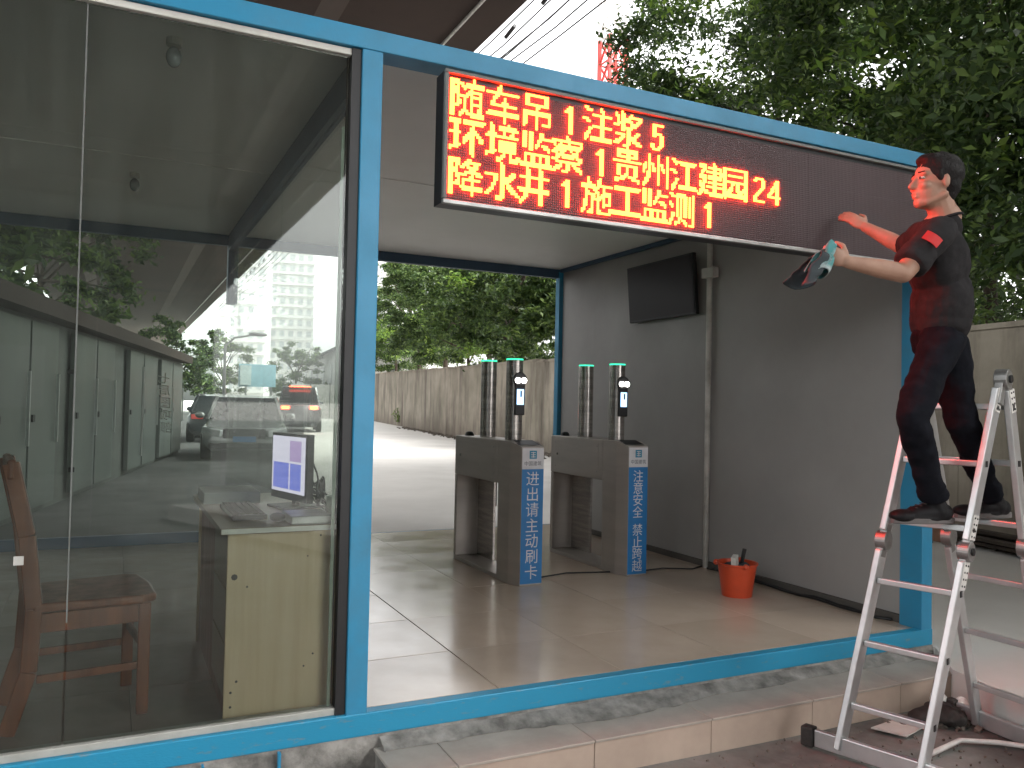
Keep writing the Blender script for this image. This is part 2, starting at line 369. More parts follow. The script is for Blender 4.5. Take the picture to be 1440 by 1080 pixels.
def remesh(mb, name, material, parent, vox, smooth=4, fac=0.5, disp=None):
    o = mb.build(name, material, parent)
    r = o.modifiers.new('r', 'REMESH'); r.mode = 'VOXEL'; r.voxel_size = vox; r.use_smooth_shade = True
    if smooth:
        s = o.modifiers.new('s', 'SMOOTH'); s.factor = fac; s.iterations = smooth
    dg = bpy.context.evaluated_depsgraph_get(); dg.update()
    me = bpy.data.meshes.new_from_object(o.evaluated_get(dg))
    o.modifiers.clear(); old = o.data; o.data = me; bpy.data.meshes.remove(old)
    if not me.materials: me.materials.append(M[material])
    if disp:
        me.calc_loop_triangles()
        nor = [v.normal.copy() for v in me.vertices]
        for v, n_ in zip(me.vertices, nor): v.co += n_ * disp(v.co, n_)
    me.polygons.foreach_set('use_smooth', [True]*len(me.polygons)); me.update()
    return o
def text_mb(txt, size, depth=0.0, off=0.0, spacing=1.0):
    """text as geometry in the local XY plane, centred on the origin"""
    c = bpy.data.curves.new('t', 'FONT'); c.body = txt; c.size = size; c.offset = off; c.extrude = depth; c.resolution_u = 3
    c.align_x = 'CENTER'; c.align_y = 'CENTER'; c.space_character = spacing
    o = bpy.data.objects.new('t', c); COL.objects.link(o)
    dg = bpy.context.evaluated_depsgraph_get(); dg.update()
    me = bpy.data.meshes.new_from_object(o.evaluated_get(dg))
    vs = [v.co.copy() for v in me.vertices]; fs = [tuple(p.vertices) for p in me.polygons]
    bpy.data.objects.remove(o); bpy.data.curves.remove(c); bpy.data.meshes.remove(me)
    if vs:
        cx = (max(v.x for v in vs)+min(v.x for v in vs))/2; cy = (max(v.y for v in vs)+min(v.y for v in vs))/2
        vs = [V((v.x-cx, v.y-cy, v.z)) for v in vs]
    return vs, fs
def put_text(mb, txt, size, origin, X, Y, **k):
    vs, fs = text_mb(txt, size, **k); X = V(X); Y = V(Y); Z = X.cross(Y); O = V(origin)
    mb.add([O + X*v.x + Y*v.y + Z*v.z for v in vs], fs)
# ================================================================== SETTING
rnd = random.Random(7)
b = MB(); n_ = 60
GX = np.linspace(-60, 14, 75); GY = np.linspace(-60, 8, 69)
for y in GY:
    for x in GX:
        near = math.exp(-((x-1.5)**2+(y+1.5)**2)/40)
        b.v.append(V((x, y, -0.282 + near*0.012*noise.noise((x*0.7, y*0.7, 0)))))
for j in range(len(GY)-1):
    for i in range(len(GX)-1):
        k = j*len(GX)+i; b.f.append((k, k+1, k+len(GX)+1, k+len(GX)))
structure(b.build('ground', 'ground', smooth=True))
b = MB().box((-700, -700, -0.6), (700, 900, -0.45)); structure(b.build('terrain', 'concrete'))
# raised rear slab (bright concrete), edge runs towards the viewer on the right
poly = [(3.34, -0.02), (3.06, -0.33), (2.90, -0.90), (2.30, -2.1), (-0.3, -7.9), (80, -8), (80, 260), (-70, 260), (-70, 4.44), (3.34, 4.44)]
b = MB(); k = len(poly)
b.add([(x, y, -0.1) for x, y in poly] + [(x, y, -0.46) for x, y in poly], [tuple(range(k)), tuple(range(2*k-1, k-1, -1))] + [(i, k+i, k+(i+1) % k, (i+1) % k) for i in range(k)])
structure(b.build('pavement', 'concrete'))
ap = [(0.55, 5.2), (0.93, 6.87), (1.446, 9.237), (6.0, 30.5), (14.17, 68.9), (19, 92), (-40, 92), (-40, 5.2)]
b = MB(); b.add([(x, y, -0.096) for x, y in ap], [tuple(range(len(ap)))][::-1]); structure(b.build('road', 'asphalt'))

# viaduct overhead
vd = thing('viaduct', 'dark concrete road viaduct passing overhead above the blue booth', 'viaduct', (0, 50, -0.28))
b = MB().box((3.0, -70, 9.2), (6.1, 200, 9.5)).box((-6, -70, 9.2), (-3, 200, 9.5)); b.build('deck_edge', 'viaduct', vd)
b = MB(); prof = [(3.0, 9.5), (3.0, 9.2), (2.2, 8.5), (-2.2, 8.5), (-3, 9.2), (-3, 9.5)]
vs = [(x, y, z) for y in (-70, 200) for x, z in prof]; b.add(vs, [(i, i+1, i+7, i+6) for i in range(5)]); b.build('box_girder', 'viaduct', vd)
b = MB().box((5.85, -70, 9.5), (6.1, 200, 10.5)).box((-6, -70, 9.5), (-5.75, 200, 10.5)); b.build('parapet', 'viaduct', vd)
b = MB().cyl((5.28, -70, 9.13), (5.28, 200, 9.13), 0.035); b.build('drain_pipe', 'white_paint', vd)
for y in (-32, 112):
    b = MB().box((-1.6, y-1, -0.3), (.8, y+1, 8.5)); b.build('pier', 'viaduct', vd, bevel=0.15)
b = MB()
for q in range(6):
    x0 = 6.32+0.1*(q % 3)+0.05*q; z0 = 9.5-0.14*q
    pts = []
    for i in range(56):
        y = -20+i*2.2; sag = 0.22*math.sin((i % 9)/9*math.pi)
        pts.append((x0+0.03*math.sin(i*1.7+q), y, z0-sag+0.02*math.sin(i*2.3+q)))
    b.tube(pts, 0.016, 5)
cb = b.build('cable', 'black', smooth=True); tag(cb, 'bundle of black overhead cables strung along the viaduct edge', 'cable')
b = MB()
for i in range(30):
    y = 2+i*1.7; b.cyl((6.42, y, 9.27), (6.42, y+0.45, 9.2), 0.045, n=6)
o = b.build('cable_tie', 'black', cb); o['kind'] = 'stuff'

# boundary wall along the road
bw = thing('boundary_wall', 'long stained beige concrete wall behind the booth with trees above', 'wall', (7.3, 0, -0.1))
def wx(y): return 7.29+0.159*y
ys = [-9+3*i for i in range(42)]
for y in ys:
    y1 = y+3; zt = 2.24+(y-2.5)*0.021; zt1 = zt+0.0
    b = MB(); x0, x1 = wx(y), wx(y1); g = 0.004
    vs = []
    for (xx, yy) in ((x0+0.0013, y+g), (x1, y1-g), (x1+0.22, y1-g), (x0+0.22, y+g)):
        vs.append((xx, yy, -0.1)); vs.append((xx, yy, zt))
    b.add(vs, [(0, 1, 3, 2), (2, 3, 5, 4), (4, 5, 7, 6), (6, 7, 1, 0), (1, 7, 5, 3)])
    b.build('wall_panel', 'stained', bw)
    if y < 60:
        b = MB().beam((x0+0.11, y+0.01, zt+0.03), (x1+0.11, y1-0.01, zt+0.03), 0.28, 0.06); b.build('coping', 'stained', bw)
# rubble and weeds at the wall foot
def rubble(n, gen, smin, smax, name, label, cat='rubble', mt='dirt'):
    b = MB()
    for i in range(n):
        c = V(gen(i)); r = rnd.uniform(smin, smax); q = Matrix.Rotation(rnd.uniform(0, 6.3), 3, V((rnd.uniform(-1,1), rnd.uniform(-1,1), rnd.uniform(-1,1))).normalized())
        vs = []
        for s in ((-1,-1,-1),(1,-1,-1),(1,1,-1),(-1,1,-1),(-1,-1,1),(1,-1,1),(1,1,1),(-1,1,1)):
            vs.append(c + q @ V((s[0]*r*rnd.uniform(.6,1), s[1]*r*rnd.uniform(.5,1), s[2]*r*rnd.uniform(.25,.8))))
        b.add(vs, [(0,3,2,1),(4,5,6,7),(0,1,5,4),(1,2,6,5),(2,3,7,6),(3,0,4,7)])
    return tag(b.build(name, mt), label, cat, kind='stuff')
def gw(i):
    y = rnd.uniform(-3, 40)**1.0; return (wx(y)-abs(rnd.gauss(0, .22))-.12, y, -0.08)
rubble(900, gw, .015, .06, 'rubble', 'loose rubble and dry litter scattered along the foot of the boundary wall')
pb = thing('timber_stack', 'weathered planks lying against the foot of the wall behind the ladder', 'planks', (7.0, 1.9, -0.1))
for i in range(5):
    y0 = 0.6+rnd.uniform(-.2, .2); b = MB().beam((wx(y0)-.45-.09*i, y0, -0.05+.055*(i % 3)), (wx(3.1)-.5-.07*i, 3.0+rnd.uniform(-.2,.2), -0.04+.05*(i % 3)), .11, .035)
    b.build('plank', 'bark', pb, bevel=.003)
bb = MB().box((6.86, 2.55, -.1), (7.02, 2.78, .09)).build('clay_brick', 'brick', bevel=.008); tag(bb, 'single orange clay brick standing beside the planks at the wall foot', 'brick')

# ------------------------------------------------------------------ trees
def leaves_mesh(name, centers, rad, per, size, seed, flat=0.55):
    rs = np.random.RandomState(seed); N = len(centers)*per
    C = np.repeat(np.array(centers), per, 0)
    sc = np.repeat(np.array(rad), per)[:, None]
    off = rs.normal(size=(N, 3))*0.5; off[:, 2] *= flat
    P = C + off*sc
    nrm = rs.normal(size=(N, 3))*0.75 + np.array([0, 0, 0.9]); nrm /= np.linalg.norm(nrm, axis=1)[:, None]
    t = rs.normal(size=(N, 3)); t -= nrm*(t*nrm).sum(1)[:, None]; t /= np.linalg.norm(t, axis=1)[:, None]
    s = np.cross(nrm, t); L = size*rs.uniform(.65, 1.35, N)[:, None]; W = L*0.42
    droop = nrm*(L*0.12)
    verts = np.stack([P - t*L*.5, P + s*W*.5 + droop, P + t*L*.55, P - s*W*.5 + droop], 1).reshape(-1, 3)
    me = bpy.data.meshes.new(name)
    me.vertices.add(N*4); me.vertices.foreach_set('co', verts.ravel())
    me.loops.add(N*4); me.loops.foreach_set('vertex_index', np.arange(N*4))
    me.polygons.add(N); me.polygons.foreach_set('loop_start', np.arange(N)*4)
    me.update(calc_edges=True)
    return me
def tree(x, y, h, cr, base, seed, label, nclump=150, per=150, size=0.11, m='leaf_a', group='trees behind the boundary wall', z0=-0.1, light=0, trunkr=0.16, squash=1.0, tr0=None):
    rs = random.Random(seed)
    t = thing('broadleaf_tree', label, 'tree', (x, y, z0), group)
    cz = (base+h)/2; hz = (h-base)/2*squash
    cents = []; rads = []
    b = MB(); top = V((x+rs.uniform(-.4, .4), y+rs.uniform(-.4, .4), base+(h-base)*.55))
    st = V(tr0) if tr0 else V((x, y, z0))
    mid = st.lerp(top, .45)+V((rs.uniform(-.25, .25), rs.uniform(-.25, .25), 0))
    b.tube([st, st+V((0,0,.25)), mid, top], [trunkr*1.35, trunkr, trunkr*.75, trunkr*.35], 10)
    b.build('trunk', 'bark', t, smooth=True)
    lb = MB(); nl = 11
    tips = []
    for i in range(nl):
        a = 2.4*i+rs.uniform(-.3, .3); f = rs.uniform(.35, 1.0)
        s0 = mid.lerp(top, f*.9)
        e = V((x+math.cos(a)*cr*rs.uniform(.45, .85), y+math.sin(a)*cr*rs.uniform(.45, .85), base+(h-base)*rs.uniform(.15, .95)))
        c1 = s0.lerp(e, .5)+V((rs.uniform(-.3, .3), rs.uniform(-.3, .3), rs.uniform(.0, .5)))
        lb.tube([s0, c1, e], [trunkr*.36, trunkr*.22, trunkr*.06], 6); tips.append((s0, c1, e))
    lb.build('limb', 'bark', t, smooth=True)
    for i in range(nclump):
        if rs.random() < .45:
            s0, c1, e = rs.choice(tips); p = c1.lerp(e, rs.uniform(.2, 1.15))+V([rs.gauss(0, cr*.1) for _ in range(3)])
        else:
            u = V([rs.gauss(0, 1) for _ in range(3)]).normalized(); rr = rs.uniform(.55, 1.0)**.5
            p = V((x+u.x*cr*rr, y+u.y*cr*rr, cz+u.z*hz*rr))
        nz = noise.noise(V((p.x*.5, p.y*.5, p.z*.5+seed)))
        if nz < -.33: continue
        cents.append(tuple(p)); rads.append(rs.uniform(.35, .75)*cr*.22)
    me = leaves_mesh('crown', [V(c)-V((x, y, z0)) for c in cents], rads, per, size, seed)
    me.materials.append(M[m])
    o = bpy.data.objects.new('crown', me); COL.objects.link(o); o.parent = t; ORG[o.name] = V((x, y, z0))
    if light:  # paler leaf clumps set on one side of the crown
        cs = []
        for i in range(light):
            u = V([rs.gauss(0, 1) for _ in range(3)]).normalized()
            cs.append(V((-abs(u.x)*cr*1.15, -abs(u.y)*cr*1.1, (cz-z0)*.85+u.z*hz*.6)))
        me = leaves_mesh('pale_leaves', cs, [cr*.2]*light, int(per*.8), size, seed+5)
        me.materials.append(M['leaf_c']); o = bpy.data.objects.new('pale_leaves', me); COL.objects.link(o); o.parent = t
    return t
TR = [ # y along wall, offset, height, radius, crown base, label
 (-4.5, 1.8, 12.5, 3.7, 0.9, 'dark tree at the right edge of the photo, behind the wall and ladder'),
 (0.4, 2.1, 13.0, 4.0, 0.9, 'dense dark tree rising behind the man on the ladder'),
 (4.6, 3.0, 13.5, 3.9, 1.6, 'tall dark tree above the right end of the display board'),
 (9.2, 2.6, 14.0, 3.7, 2.8, 'tall tree with pale leaf clumps beside the striped mast'),
]
for i, (y, off, h, cr, bs, lab) in enumerate(TR):
    tree(wx(y)+off, y, h, cr, bs, 11+i, lab, nclump=520, per=190, size=0.135, m='leaf_a' if i != 2 else 'leaf_b', light=[4, 18, 30, 34][i], trunkr=.12)
for i, (y, off, h, cr, lab) in enumerate([(-2.5, 8.5, 13, 4.2, 'darker tree in the second row behind the man'), (4.0, 9, 14, 4.4, 'darker second row tree above the right end of the board'), (10.5, 9.5, 14.5, 4.4, 'darker second row tree behind the pale leaf clumps')]):
    tree(wx(y)+off, y, h, cr, 1.0, 91+i, lab, nclump=260, per=120, size=.26, m='leaf_a', trunkr=.15)
TR2 = [(19.5, 2.0, 8.2, 2.7, 2.3, 'leafy tree overhanging the wall just left of the back right post', 'leaf_b'),
 (25.5, 1.8, 9.0, 3.0, 2.6, 'dark green tree over the wall behind the first turnstile posts', 'leaf_a'),
 (31.5, 2.2, 9.6, 3.0, 2.9, 'bushy tree over the wall seen in the middle of the passage opening', 'leaf_b'),
 (38.0, 1.6, 10.6, 3.3, 3.0, 'tree over the wall left of centre in the passage opening', 'leaf_a'),
 (46.5, 1.8, 11.2, 3.4, 3.2, 'tree over the far wall seen beside the blue centre post', 'leaf_b'),
 (57.0, 2.0, 10.5, 3.6, 3.0, 'distant tree above the wall seen through the side glass', 'leaf_a')]
for i, (y, off, h, cr, bs, lab, mt) in enumerate(TR2):
    tree(wx(y)+off, y, h, cr, bs, 31+i, lab, nclump=260, per=170, size=0.19, m=mt, light=4, trunkr=.18)
# slim tree standing in front of the wall
tree(12.55, 29.2, 6.2, 1.9, 2.9, 61, 'slim tree whose bare trunk stands in front of the wall', nclump=60, per=110, size=.17, m='leaf_b', trunkr=.11, group=None)
# far trees along the road seen through the room glass
for i, (x, y, h, cr, lab) in enumerate([(2.6, 52, 6.5, 3.0, 'dark roadside tree seen through the glass behind the street lamp'), (7.6, 72, 6.4, 3.2, 'far roadside tree seen through the glass behind the billboard'),
        (15.0, 78, 7.0, 3.4, 'far tree in front of the long shed seen through the glass'),
        (-4.6, 13, 8.5, 3.2, 'added dark tree covering the sky behind the near end of the cabin row'), (-4.4, 21, 9, 3.6, 'added dark tree covering the sky behind the middle of the cabin row'), (-3.4, 31, 10, 4, 'added dark tree covering the sky behind the far end of the cabin row')]):  # cabin row trees are added to cover bright sky past the viaduct
    tree(x, y, h, cr, 1.2, 71+i, lab, nclump=80, per=110, size=.26, m='leaf_a', group='distant roadside trees')

def plant(x, y, z, seed, label, h=.75, n=26, mt='leaf_c'):
    rs = random.Random(seed); t = thing('weed_plant', label, 'plant', (x, y, z)); b = MB(); lf = []
    for i in range(n//3):
        a = rs.uniform(0, 6.3); e = V((x+math.cos(a)*h*.4, y+math.sin(a)*h*.4, z+h*rs.uniform(.5, 1))); b.tube([V((x, y, z)), V((x, y, z)).lerp(e, .5)+V((0, 0, .1)), e], .008, 5)
        for k in range(4): lf.append(V((x, y, z)).lerp(e, .4+.2*k)-V((x, y, z)))
    b.build('stem', 'bark', t)
    me = leaves_mesh('foliage', lf, [.12]*len(lf), 7, .12, seed); me.materials.append(M[mt]); o = bpy.data.objects.new('foliage', me); COL.objects.link(o); o.parent = t
plant(14.2, 43.0, -.1, 5, 'small yellow green weed growing at the foot of the far wall', h=1.1, n=40)
plant(8.3, 9.0, -.1, 8, 'low green weed at the wall foot hidden behind the booth', h=.5)

# ------------------------------------------------------------------ far buildings
def tower_block(x, y, w, d, h, ang, floors, bays, label):
    t = thing('apartment_block', label, 'building', (x, y, -.3), 'pale high-rise blocks in the distance')
    Rm = Matrix.Rotation(ang, 3, 'Z'); O = V((x, y, 0))
    def bx(lo, hi):
        q = MB().box(lo, hi); q.v = [O + Rm @ v for v in q.v]; return q
    bx((-w/2, -d/2, -.3), (w/2, d/2, h)).build('wall', 'far_wall', t)
    bx((-w*.18, -d*.2, h), (w*.18, d*.2, h+3)).build('roof', 'far_wall', t)
    fh = h/floors; bw_ = w/bays
    q = MB(); q2 = MB()
    for f in range(1, floors):
        for k in range(bays):
            x0 = -w/2+bw_*(k+.22); z0 = f*fh+.9
            q.v += []; qq = bx((x0, -d/2-.12, z0), (x0+bw_*.56, -d/2+.02, z0+1.6)); q.add(qq.v, qq.f)
        for k in range(max(2, int(bays*d/w))):
            y0 = -d/2+d/max(2, int(bays*d/w))*(k+.25); qq = bx((-w/2-.12, y0, f*fh+.9), (-w/2+.02, y0+1.6, f*fh+2.5)); q.add(qq.v, qq.f)
        qq = bx((-w/2-.4, -d/2-.5, f*fh), (w/2+.4, -d/2, f*fh+.25)); q2.add(qq.v, qq.f)
    o = q.build('window', 'far_window', t); o['kind'] = 'stuff'; o = q2.build('floor_slab', 'far_wall', t); o['kind'] = 'stuff'
tower_block(64, 214, 13, 16, 44, -.35, 15, 5, 'pale high-rise block visible in the gap left of the passage trees')
tower_block(44, 236, 12, 14, 52, -.2, 17, 5, 'pale high-rise seen through the glass close to the centre post')
tower_block(27, 205, 11, 14, 36, -.25, 12, 5, 'lower pale high-rise seen through the glass above the street lamp')
sh = thing('long_shed', 'long pale shed with a dark pitched roof beyond the wall', 'building', (18, 80, -.1))
def P2(u, off): return V((15.6+.11*u+off, 58+u, 0))
def prism(z0, z1, u0, u1, o0, o1):
    q = MB(); vs = []
    for z in (z0, z1):
        for (u, o_) in ((u0, o0), (u0, o1), (u1, o1), (u1, o0)): p = P2(u, o_); vs.append((p.x, p.y, z))
    return q.add(vs, [(3,2,1,0),(4,5,6,7),(0,1,5,4),(1,2,6,5),(2,3,7,6),(3,0,4,7)])
prism(-.1, 6.0, 0, 52, 0, 9).build('wall', 'far_wall', sh)
q = MB(); vs = [P2(u, o_)+V((0, 0, z)) for u in (-1, 53) for o_, z in ((-.8, 5.9), (4.5, 7.6), (9.8, 5.9))]; q.add(vs, [(0, 3, 4, 1), (1, 4, 5, 2), (0, 1, 2), (3, 5, 4)]); q.build('roof', 'shed_roof', sh)
for u in range(3, 50, 6):
    prism(3.0, 4.8, u, u+2.6, -.08, .05).build('window', 'far_window', sh)

# hoarding panels closing the far side of the yard, seen through glass
hd = thing('hoarding', 'low fence of tall white panels at the road side seen through glass', 'fence', (15, 60, -.1))
for i in range(7):
    x = 11.4+.42*0+i*1.55; y = 62-.0*i
    MB().box((x, y, -.1), (x+1.5, y+.06, 2.6)).build('panel', 'white_paint', hd)
    MB().box((x+1.5, y-.03, -.1), (x+1.56, y+.1, 2.7)).build('post', 'shed_roof', hd)

# row of cabins behind the booth, on the left of the road
cabrow = thing('cabin_row', 'row of low site cabins with pale frosted doors behind the glass room', 'building', (-.6, 8, -.1))
A_ = V((-2.2, 4.75, -.1)); B_ = V((0.62, 18.7, -.1)); dr = (B_-A_).normalized(); nr = V((-dr.y, dr.x, 0)); Ltot = (B_-A_).length
def seg(s0, s1, z0, z1, o0, o1):
    q = MB(); vs = []
    for z in (z0, z1):
        for s_, o_ in ((s0, o0), (s1, o0), (s1, o1), (s0, o1)):
            p = A_+dr*s_+nr*o_; vs.append((p.x, p.y, z))
    return q.add(vs, [(3,2,1,0),(4,5,6,7),(0,1,5,4),(1,2,6,5),(2,3,7,6),(3,0,4,7)])
seg(0, Ltot, -.1, 2.2, .12, 2.6).build('wall', 'shed_roof', cabrow)
seg(-.1, Ltot+.1, 2.12, 2.3, -.14, 2.7).build('roof', 'viaduct', cabrow)
s = .15; i = 0
for w_, mt in [(.95, 'frost_blue'), (.12, None), (1.0, 'frost'), (.06, None), (1.0, 'frost'), (.8, None), (1.1, 'frost'), (.06, None), (1.1, 'frost'), (1.2, None), (1.2, 'frost'), (.1, None), (1.4, 'frost'), (.5, None), (1.5, 'frost'), (.1, None), (1.5, 'frost')]:
    if mt:
        o = seg(s, s+w_, 0, 2.05, .02, .09).build('door', mt, cabrow, bevel=.004)
        seg(s+w_-.12, s+w_-.09, .7, 1.5, -.03, 0).build('handle', 'alu', o)
        seg(s+.05, s+.13, .95, 1.03, .0, .018).build('lock', 'black', o)
    s += w_
# unseen dark block added behind the camera to darken the glass reflection
sb = thing('reflection_block', 'long dark grey block added behind the camera to darken the glass reflection', 'building', (-14, -15, -.28))
MB().box((-34, -20, -.28), (0.9, -15, 5.2)).build('wall', 'shed_roof', sb); MB().box((-34.4, -20.4, 5.2), (1.3, -14.6, 5.5)).build('roof', 'viaduct', sb)
for i in range(9): MB().box((-31+3.4*i, -15.03, 1.0), (-29.4+3.4*i, -14.97, 2.2)).build('window', 'far_window', sb)

# striped lattice mast
ms = thing('lattice_mast', 'tall red and white striped lattice mast rising above the beam', 'mast', (23.4, 34.5, -.1))
base = V((23.3, 34.6, -.1)); lean = V((-.008, .0, 1)).normalized()
segs = 24; hseg = 1.35; wd = .62
def mc(k, i):
    a = [(-1,-1),(1,-1),(1,1),(-1,1)][i]; w_ = wd*(1-.010*k); return base+lean*(k*hseg)+V((a[0]*w_, a[1]*w_, 0))
for k in range(segs):
    q = MB(); mt = 'tower_red' if (k//2) % 2 else 'tower_white'
    for i in range(4):
        q.cyl(mc(k, i), mc(k+1, i), .13, n=6); q.cyl(mc(k, i), mc(k+1, (i+1) % 4), .075, n=5); q.cyl(mc(k, i), mc(k, (i+1) % 4), .06, n=5)
    q.build('mast_section', mt, ms)

# street lamp, billboard
sl = thing('street_lamp', 'street lamp with a round head leaning over the road, seen through glass', 'lamp', (2.5, 28, -.1))
MB().tube([(2.6, 28.1, -.1), (2.6, 28.1, 3.2), (2.9, 28, 3.5), (3.4, 27.9, 3.6)], [.07, .05, .04, .035], 8).build('pole', 'shed_roof', sl, smooth=True)
MB().lathe([(0.0, .02), (.30, .02), (.34, .07), (.30, .12), (0, .14)], (3.7, 27.8, 3.58), 18).build('lamp_head', 'shed_roof', sl, smooth=True)
bl = thing('billboard', 'pale blue billboard on two posts beside the road, seen through glass', 'sign', (5.3, 38.2, -.1))
MB().box((4.4, 38.2, 1.9), (6.15, 38.3, 3.0)).build('panel', 'bill', bl)
MB().box((4.45, 38.14, 1.97), (4.98, 38.19, 2.93)).build('poster', 'bill2', bl)
for x in (4.7, 5.9): MB().box((x, 38.22, -.1), (x+.09, 38.28, 1.9)).build('post', 'shed_roof', bl)

# ------------------------------------------------------------------ vehicles (simple but shaped)
def car(x, y, ang, paint, label, L=4.5, W=1.8, H=1.5, suv=False, tail=False, cat='car', name='parked_car'):
    t = thing(name, label, cat, (x, y, -.096)); Rm = Matrix.Rotation(ang, 3, 'Z'); O = V((x, y, -.096))
    def tf(q): q.v = [O + Rm @ v for v in q.v]; return q
    hw = W/2
    # front is at -y (local)
    zh = H*.60 if not suv else H*.58
    st = [(-L/2, .28, .55, hw*.80), (-L/2+.10, .22, .72, hw*.92), (-L/2+.55, .20, zh-.10, hw*.98), (-L/2+1.15, .20, zh, hw), (0, .20, zh+.03, hw), (L/2-.8, .2, zh+.06, hw), (L/2-.12, .24, zh+.04, hw*.94), (L/2, .35, zh-.16, hw*.85)]
    q = MB(); vs = []; K = 8
    for (yy, z0, z1, w_) in st:
        for (a, bz) in ((-.80, z0), (-1, z0+(z1-z0)*.3), (-1, z0+(z1-z0)*.75), (-.86, z1), (.86, z1), (1, z0+(z1-z0)*.75), (1, z0+(z1-z0)*.3), (.80, z0)):
            vs.append((a*w_, yy, bz))
    fs = [tuple(range(K))] + [tuple(range(len(vs)-1, len(vs)-K-1, -1))]
    for i in range(len(st)-1):
        for j in range(K): fs.append((i*K+j, (i+1)*K+j, (i+1)*K+(j+1) % K, i*K+(j+1) % K))
    q.add(vs, fs); o = tf(q).build('body', paint, t, bevel=.04, seg=3, autos=True)
    y0, y1, y2, y3 = (-L/2+1.15, -L/2+1.85, L/2-1.2, L/2-.35) if not suv else (-L/2+1.05, -L/2+1.6, L/2-.45, L/2-.12)
    zr = H; g = [(y0, zh, hw*.88), (y1, zr-.06, hw*.70), ((y1+y2)/2, zr, hw*.70), (y2, zr-.06, hw*.68), (y3, zh+.04, hw*.86)]
    def gr(in_):
        vs = []
        for yy, z, w_ in g: vs += [(-(w_+in_), yy, z+in_*.3), ((w_+in_), yy, z+in_*.3)]
        return vs
    q = MB(); vs = gr(0); bz = zh-.02
    vs += [(-hw*.88, y0, bz), (hw*.88, y0, bz), (-hw*.9, (y1+y2)/2, bz), (hw*.9, (y1+y2)/2, bz), (-hw*.86, y3, bz), (hw*.86, y3, bz)]
    q.add(vs, [(0,1,3,2), (6,7,9,8), (0,2,4,12), (4,6,8,14,12), (12,10,0), (1,13,5,3), (5,13,15,9,7), (1,11,13)]); tf(q).build('window', 'car_glass', t)
    q = MB(); vs = gr(.012)
    q.add(vs, [(2,3,5,4), (4,5,7,6)]); q.add([v for v in vs], [])
    for sx in (0, 1):
        q.beam(vs[sx], vs[2+sx], .06, .05); q.beam(vs[2+sx], vs[4+sx], .05, .05); q.beam(vs[4+sx], vs[6+sx], .05, .05); q.beam(vs[6+sx], vs[8+sx], .08, .05)
        mx_ = V(vs[4+sx]); q.beam(mx_, mx_+V(((hw*.2)*(1 if sx else -1), 0, zh-zr)), .07, .03, (1, 0, 0))
    tf(q).build('roof', paint, t)
    for sx in (-1, 1):
        for yy in (-L/2+.85, L/2-.85):
            q = MB().cyl((sx*(hw-.22), yy, .32), (sx*(hw+.005), yy, .32), .32, n=22); w = tf(q).build('wheel', 'rubber', t, bevel=.02)
            q = MB().cyl((sx*(hw-.0), yy, .32), (sx*(hw+.02), yy, .32), .2, n=14); tf(q).build('rim', 'alu', w)
        q = MB().beam((sx*hw*.5, -L/2-.01, zh-.27), (sx*hw*.93, -L/2+.22, zh-.20), .16, .15); tf(q).build('headlight', 'lamp_glass', t, bevel=.02)
        q = MB().box((sx*hw*.62-.17, L/2-.08, zh-.17), (sx*hw*.62+.17, L/2+.02, zh-.03)); tf(q).build('tail_light', 'tail_glow' if tail else 'tower_red', t)
        q = MB().ell((sx*(hw+.09), -L/2+1.5, zh+.10), (.11, .07, .075)); tf(q).build('mirror', paint, t, smooth=True)
    tf(MB().box((-hw*.48, -L/2-.025, zh-.38), (hw*.48, -L/2+.1, zh-.16))).build('grille', 'black', t, bevel=.03)
    tf(MB().box((-hw*.80, -L/2-.03, .27), (hw*.80, -L/2+.1, .40))).build('air_intake', 'black', t, bevel=.03)
    tf(MB().box((-.24, -L/2-.045, .42), (.24, -L/2-.02, .54))).build('number_plate', 'sticker_blue', t)
    if tail: tf(MB().box((-.45, y3-.15, zr-.05), (.45, y3-.05, zr-.02))).build('brake_light', 'tail_glow', t)
    return t
car(1.95, 17.6, -.15, 'car_silver', 'silver car facing the booth, seen through the glass above the desk', W=1.85, H=1.45)
car(6.55, 34.5, -.17+math.pi, 'car_dark', 'dark tall vehicle driving away with red tail lights lit', L=4.6, W=1.9, H=2.0, suv=True, tail=True, cat='van', name='dark_van')
car(5.9, 40.0, -.15, 'car_red', 'dull red car parked beyond the silver car near the billboard', H=1.5)
car(2.2, 25.5, -.15+math.pi, 'car_dark', 'dark car with a red tail light parked behind the silver car', H=1.5)
# ================================================================== BOOTH
W = 3.337; D = 4.42; HC = 2.69; XL = -3.42
bt = thing('guard_booth', 'blue framed prefabricated booth with a glass room and an open passage', 'building', (0, 2.2, -.28))
def post(x0, x1, y0, y1, z0=-.09, z1=2.665, mt='blue'): return MB().box((x0, y0, z0), (x1, y1, z1)).build('post', mt, bt, bevel=.004)
post(-.085, 0, 0, .12); post(3.25, W, 0, .15); post(XL, XL+.085, 0, .12)
post(3.25, W, D-.08, D, mt='blue'); post(-.085, 0, D-.1, D, z0=2.08, mt='blue_dark'); post(XL, XL+.085, D-.1, D)
MB().box((XL, -.003, 2.665), (W+.003, .12, 2.75)).build('beam', 'blue', bt, bevel=.004)
MB().box((XL, -.003, -.09), (W+.003, .055, 0.002)).build('beam', 'blue_worn', bt, bevel=.005)
MB().box((XL, D-.06, 2.60), (W, D+.003, 2.75)).build('beam', 'blue_dark', bt, bevel=.004)
MB().box((XL, D-.06, -.1), (W, D+.003, -.004)).build('beam', 'blue_dark', bt)
MB().box((W-.02, .15, 2.69), (W+.003, D-.08, 2.75)).build('beam', 'blue', bt)
MB().box((W-.02, .15, -.09), (W+.003, D-.08, 0)).build('beam', 'blue', bt)
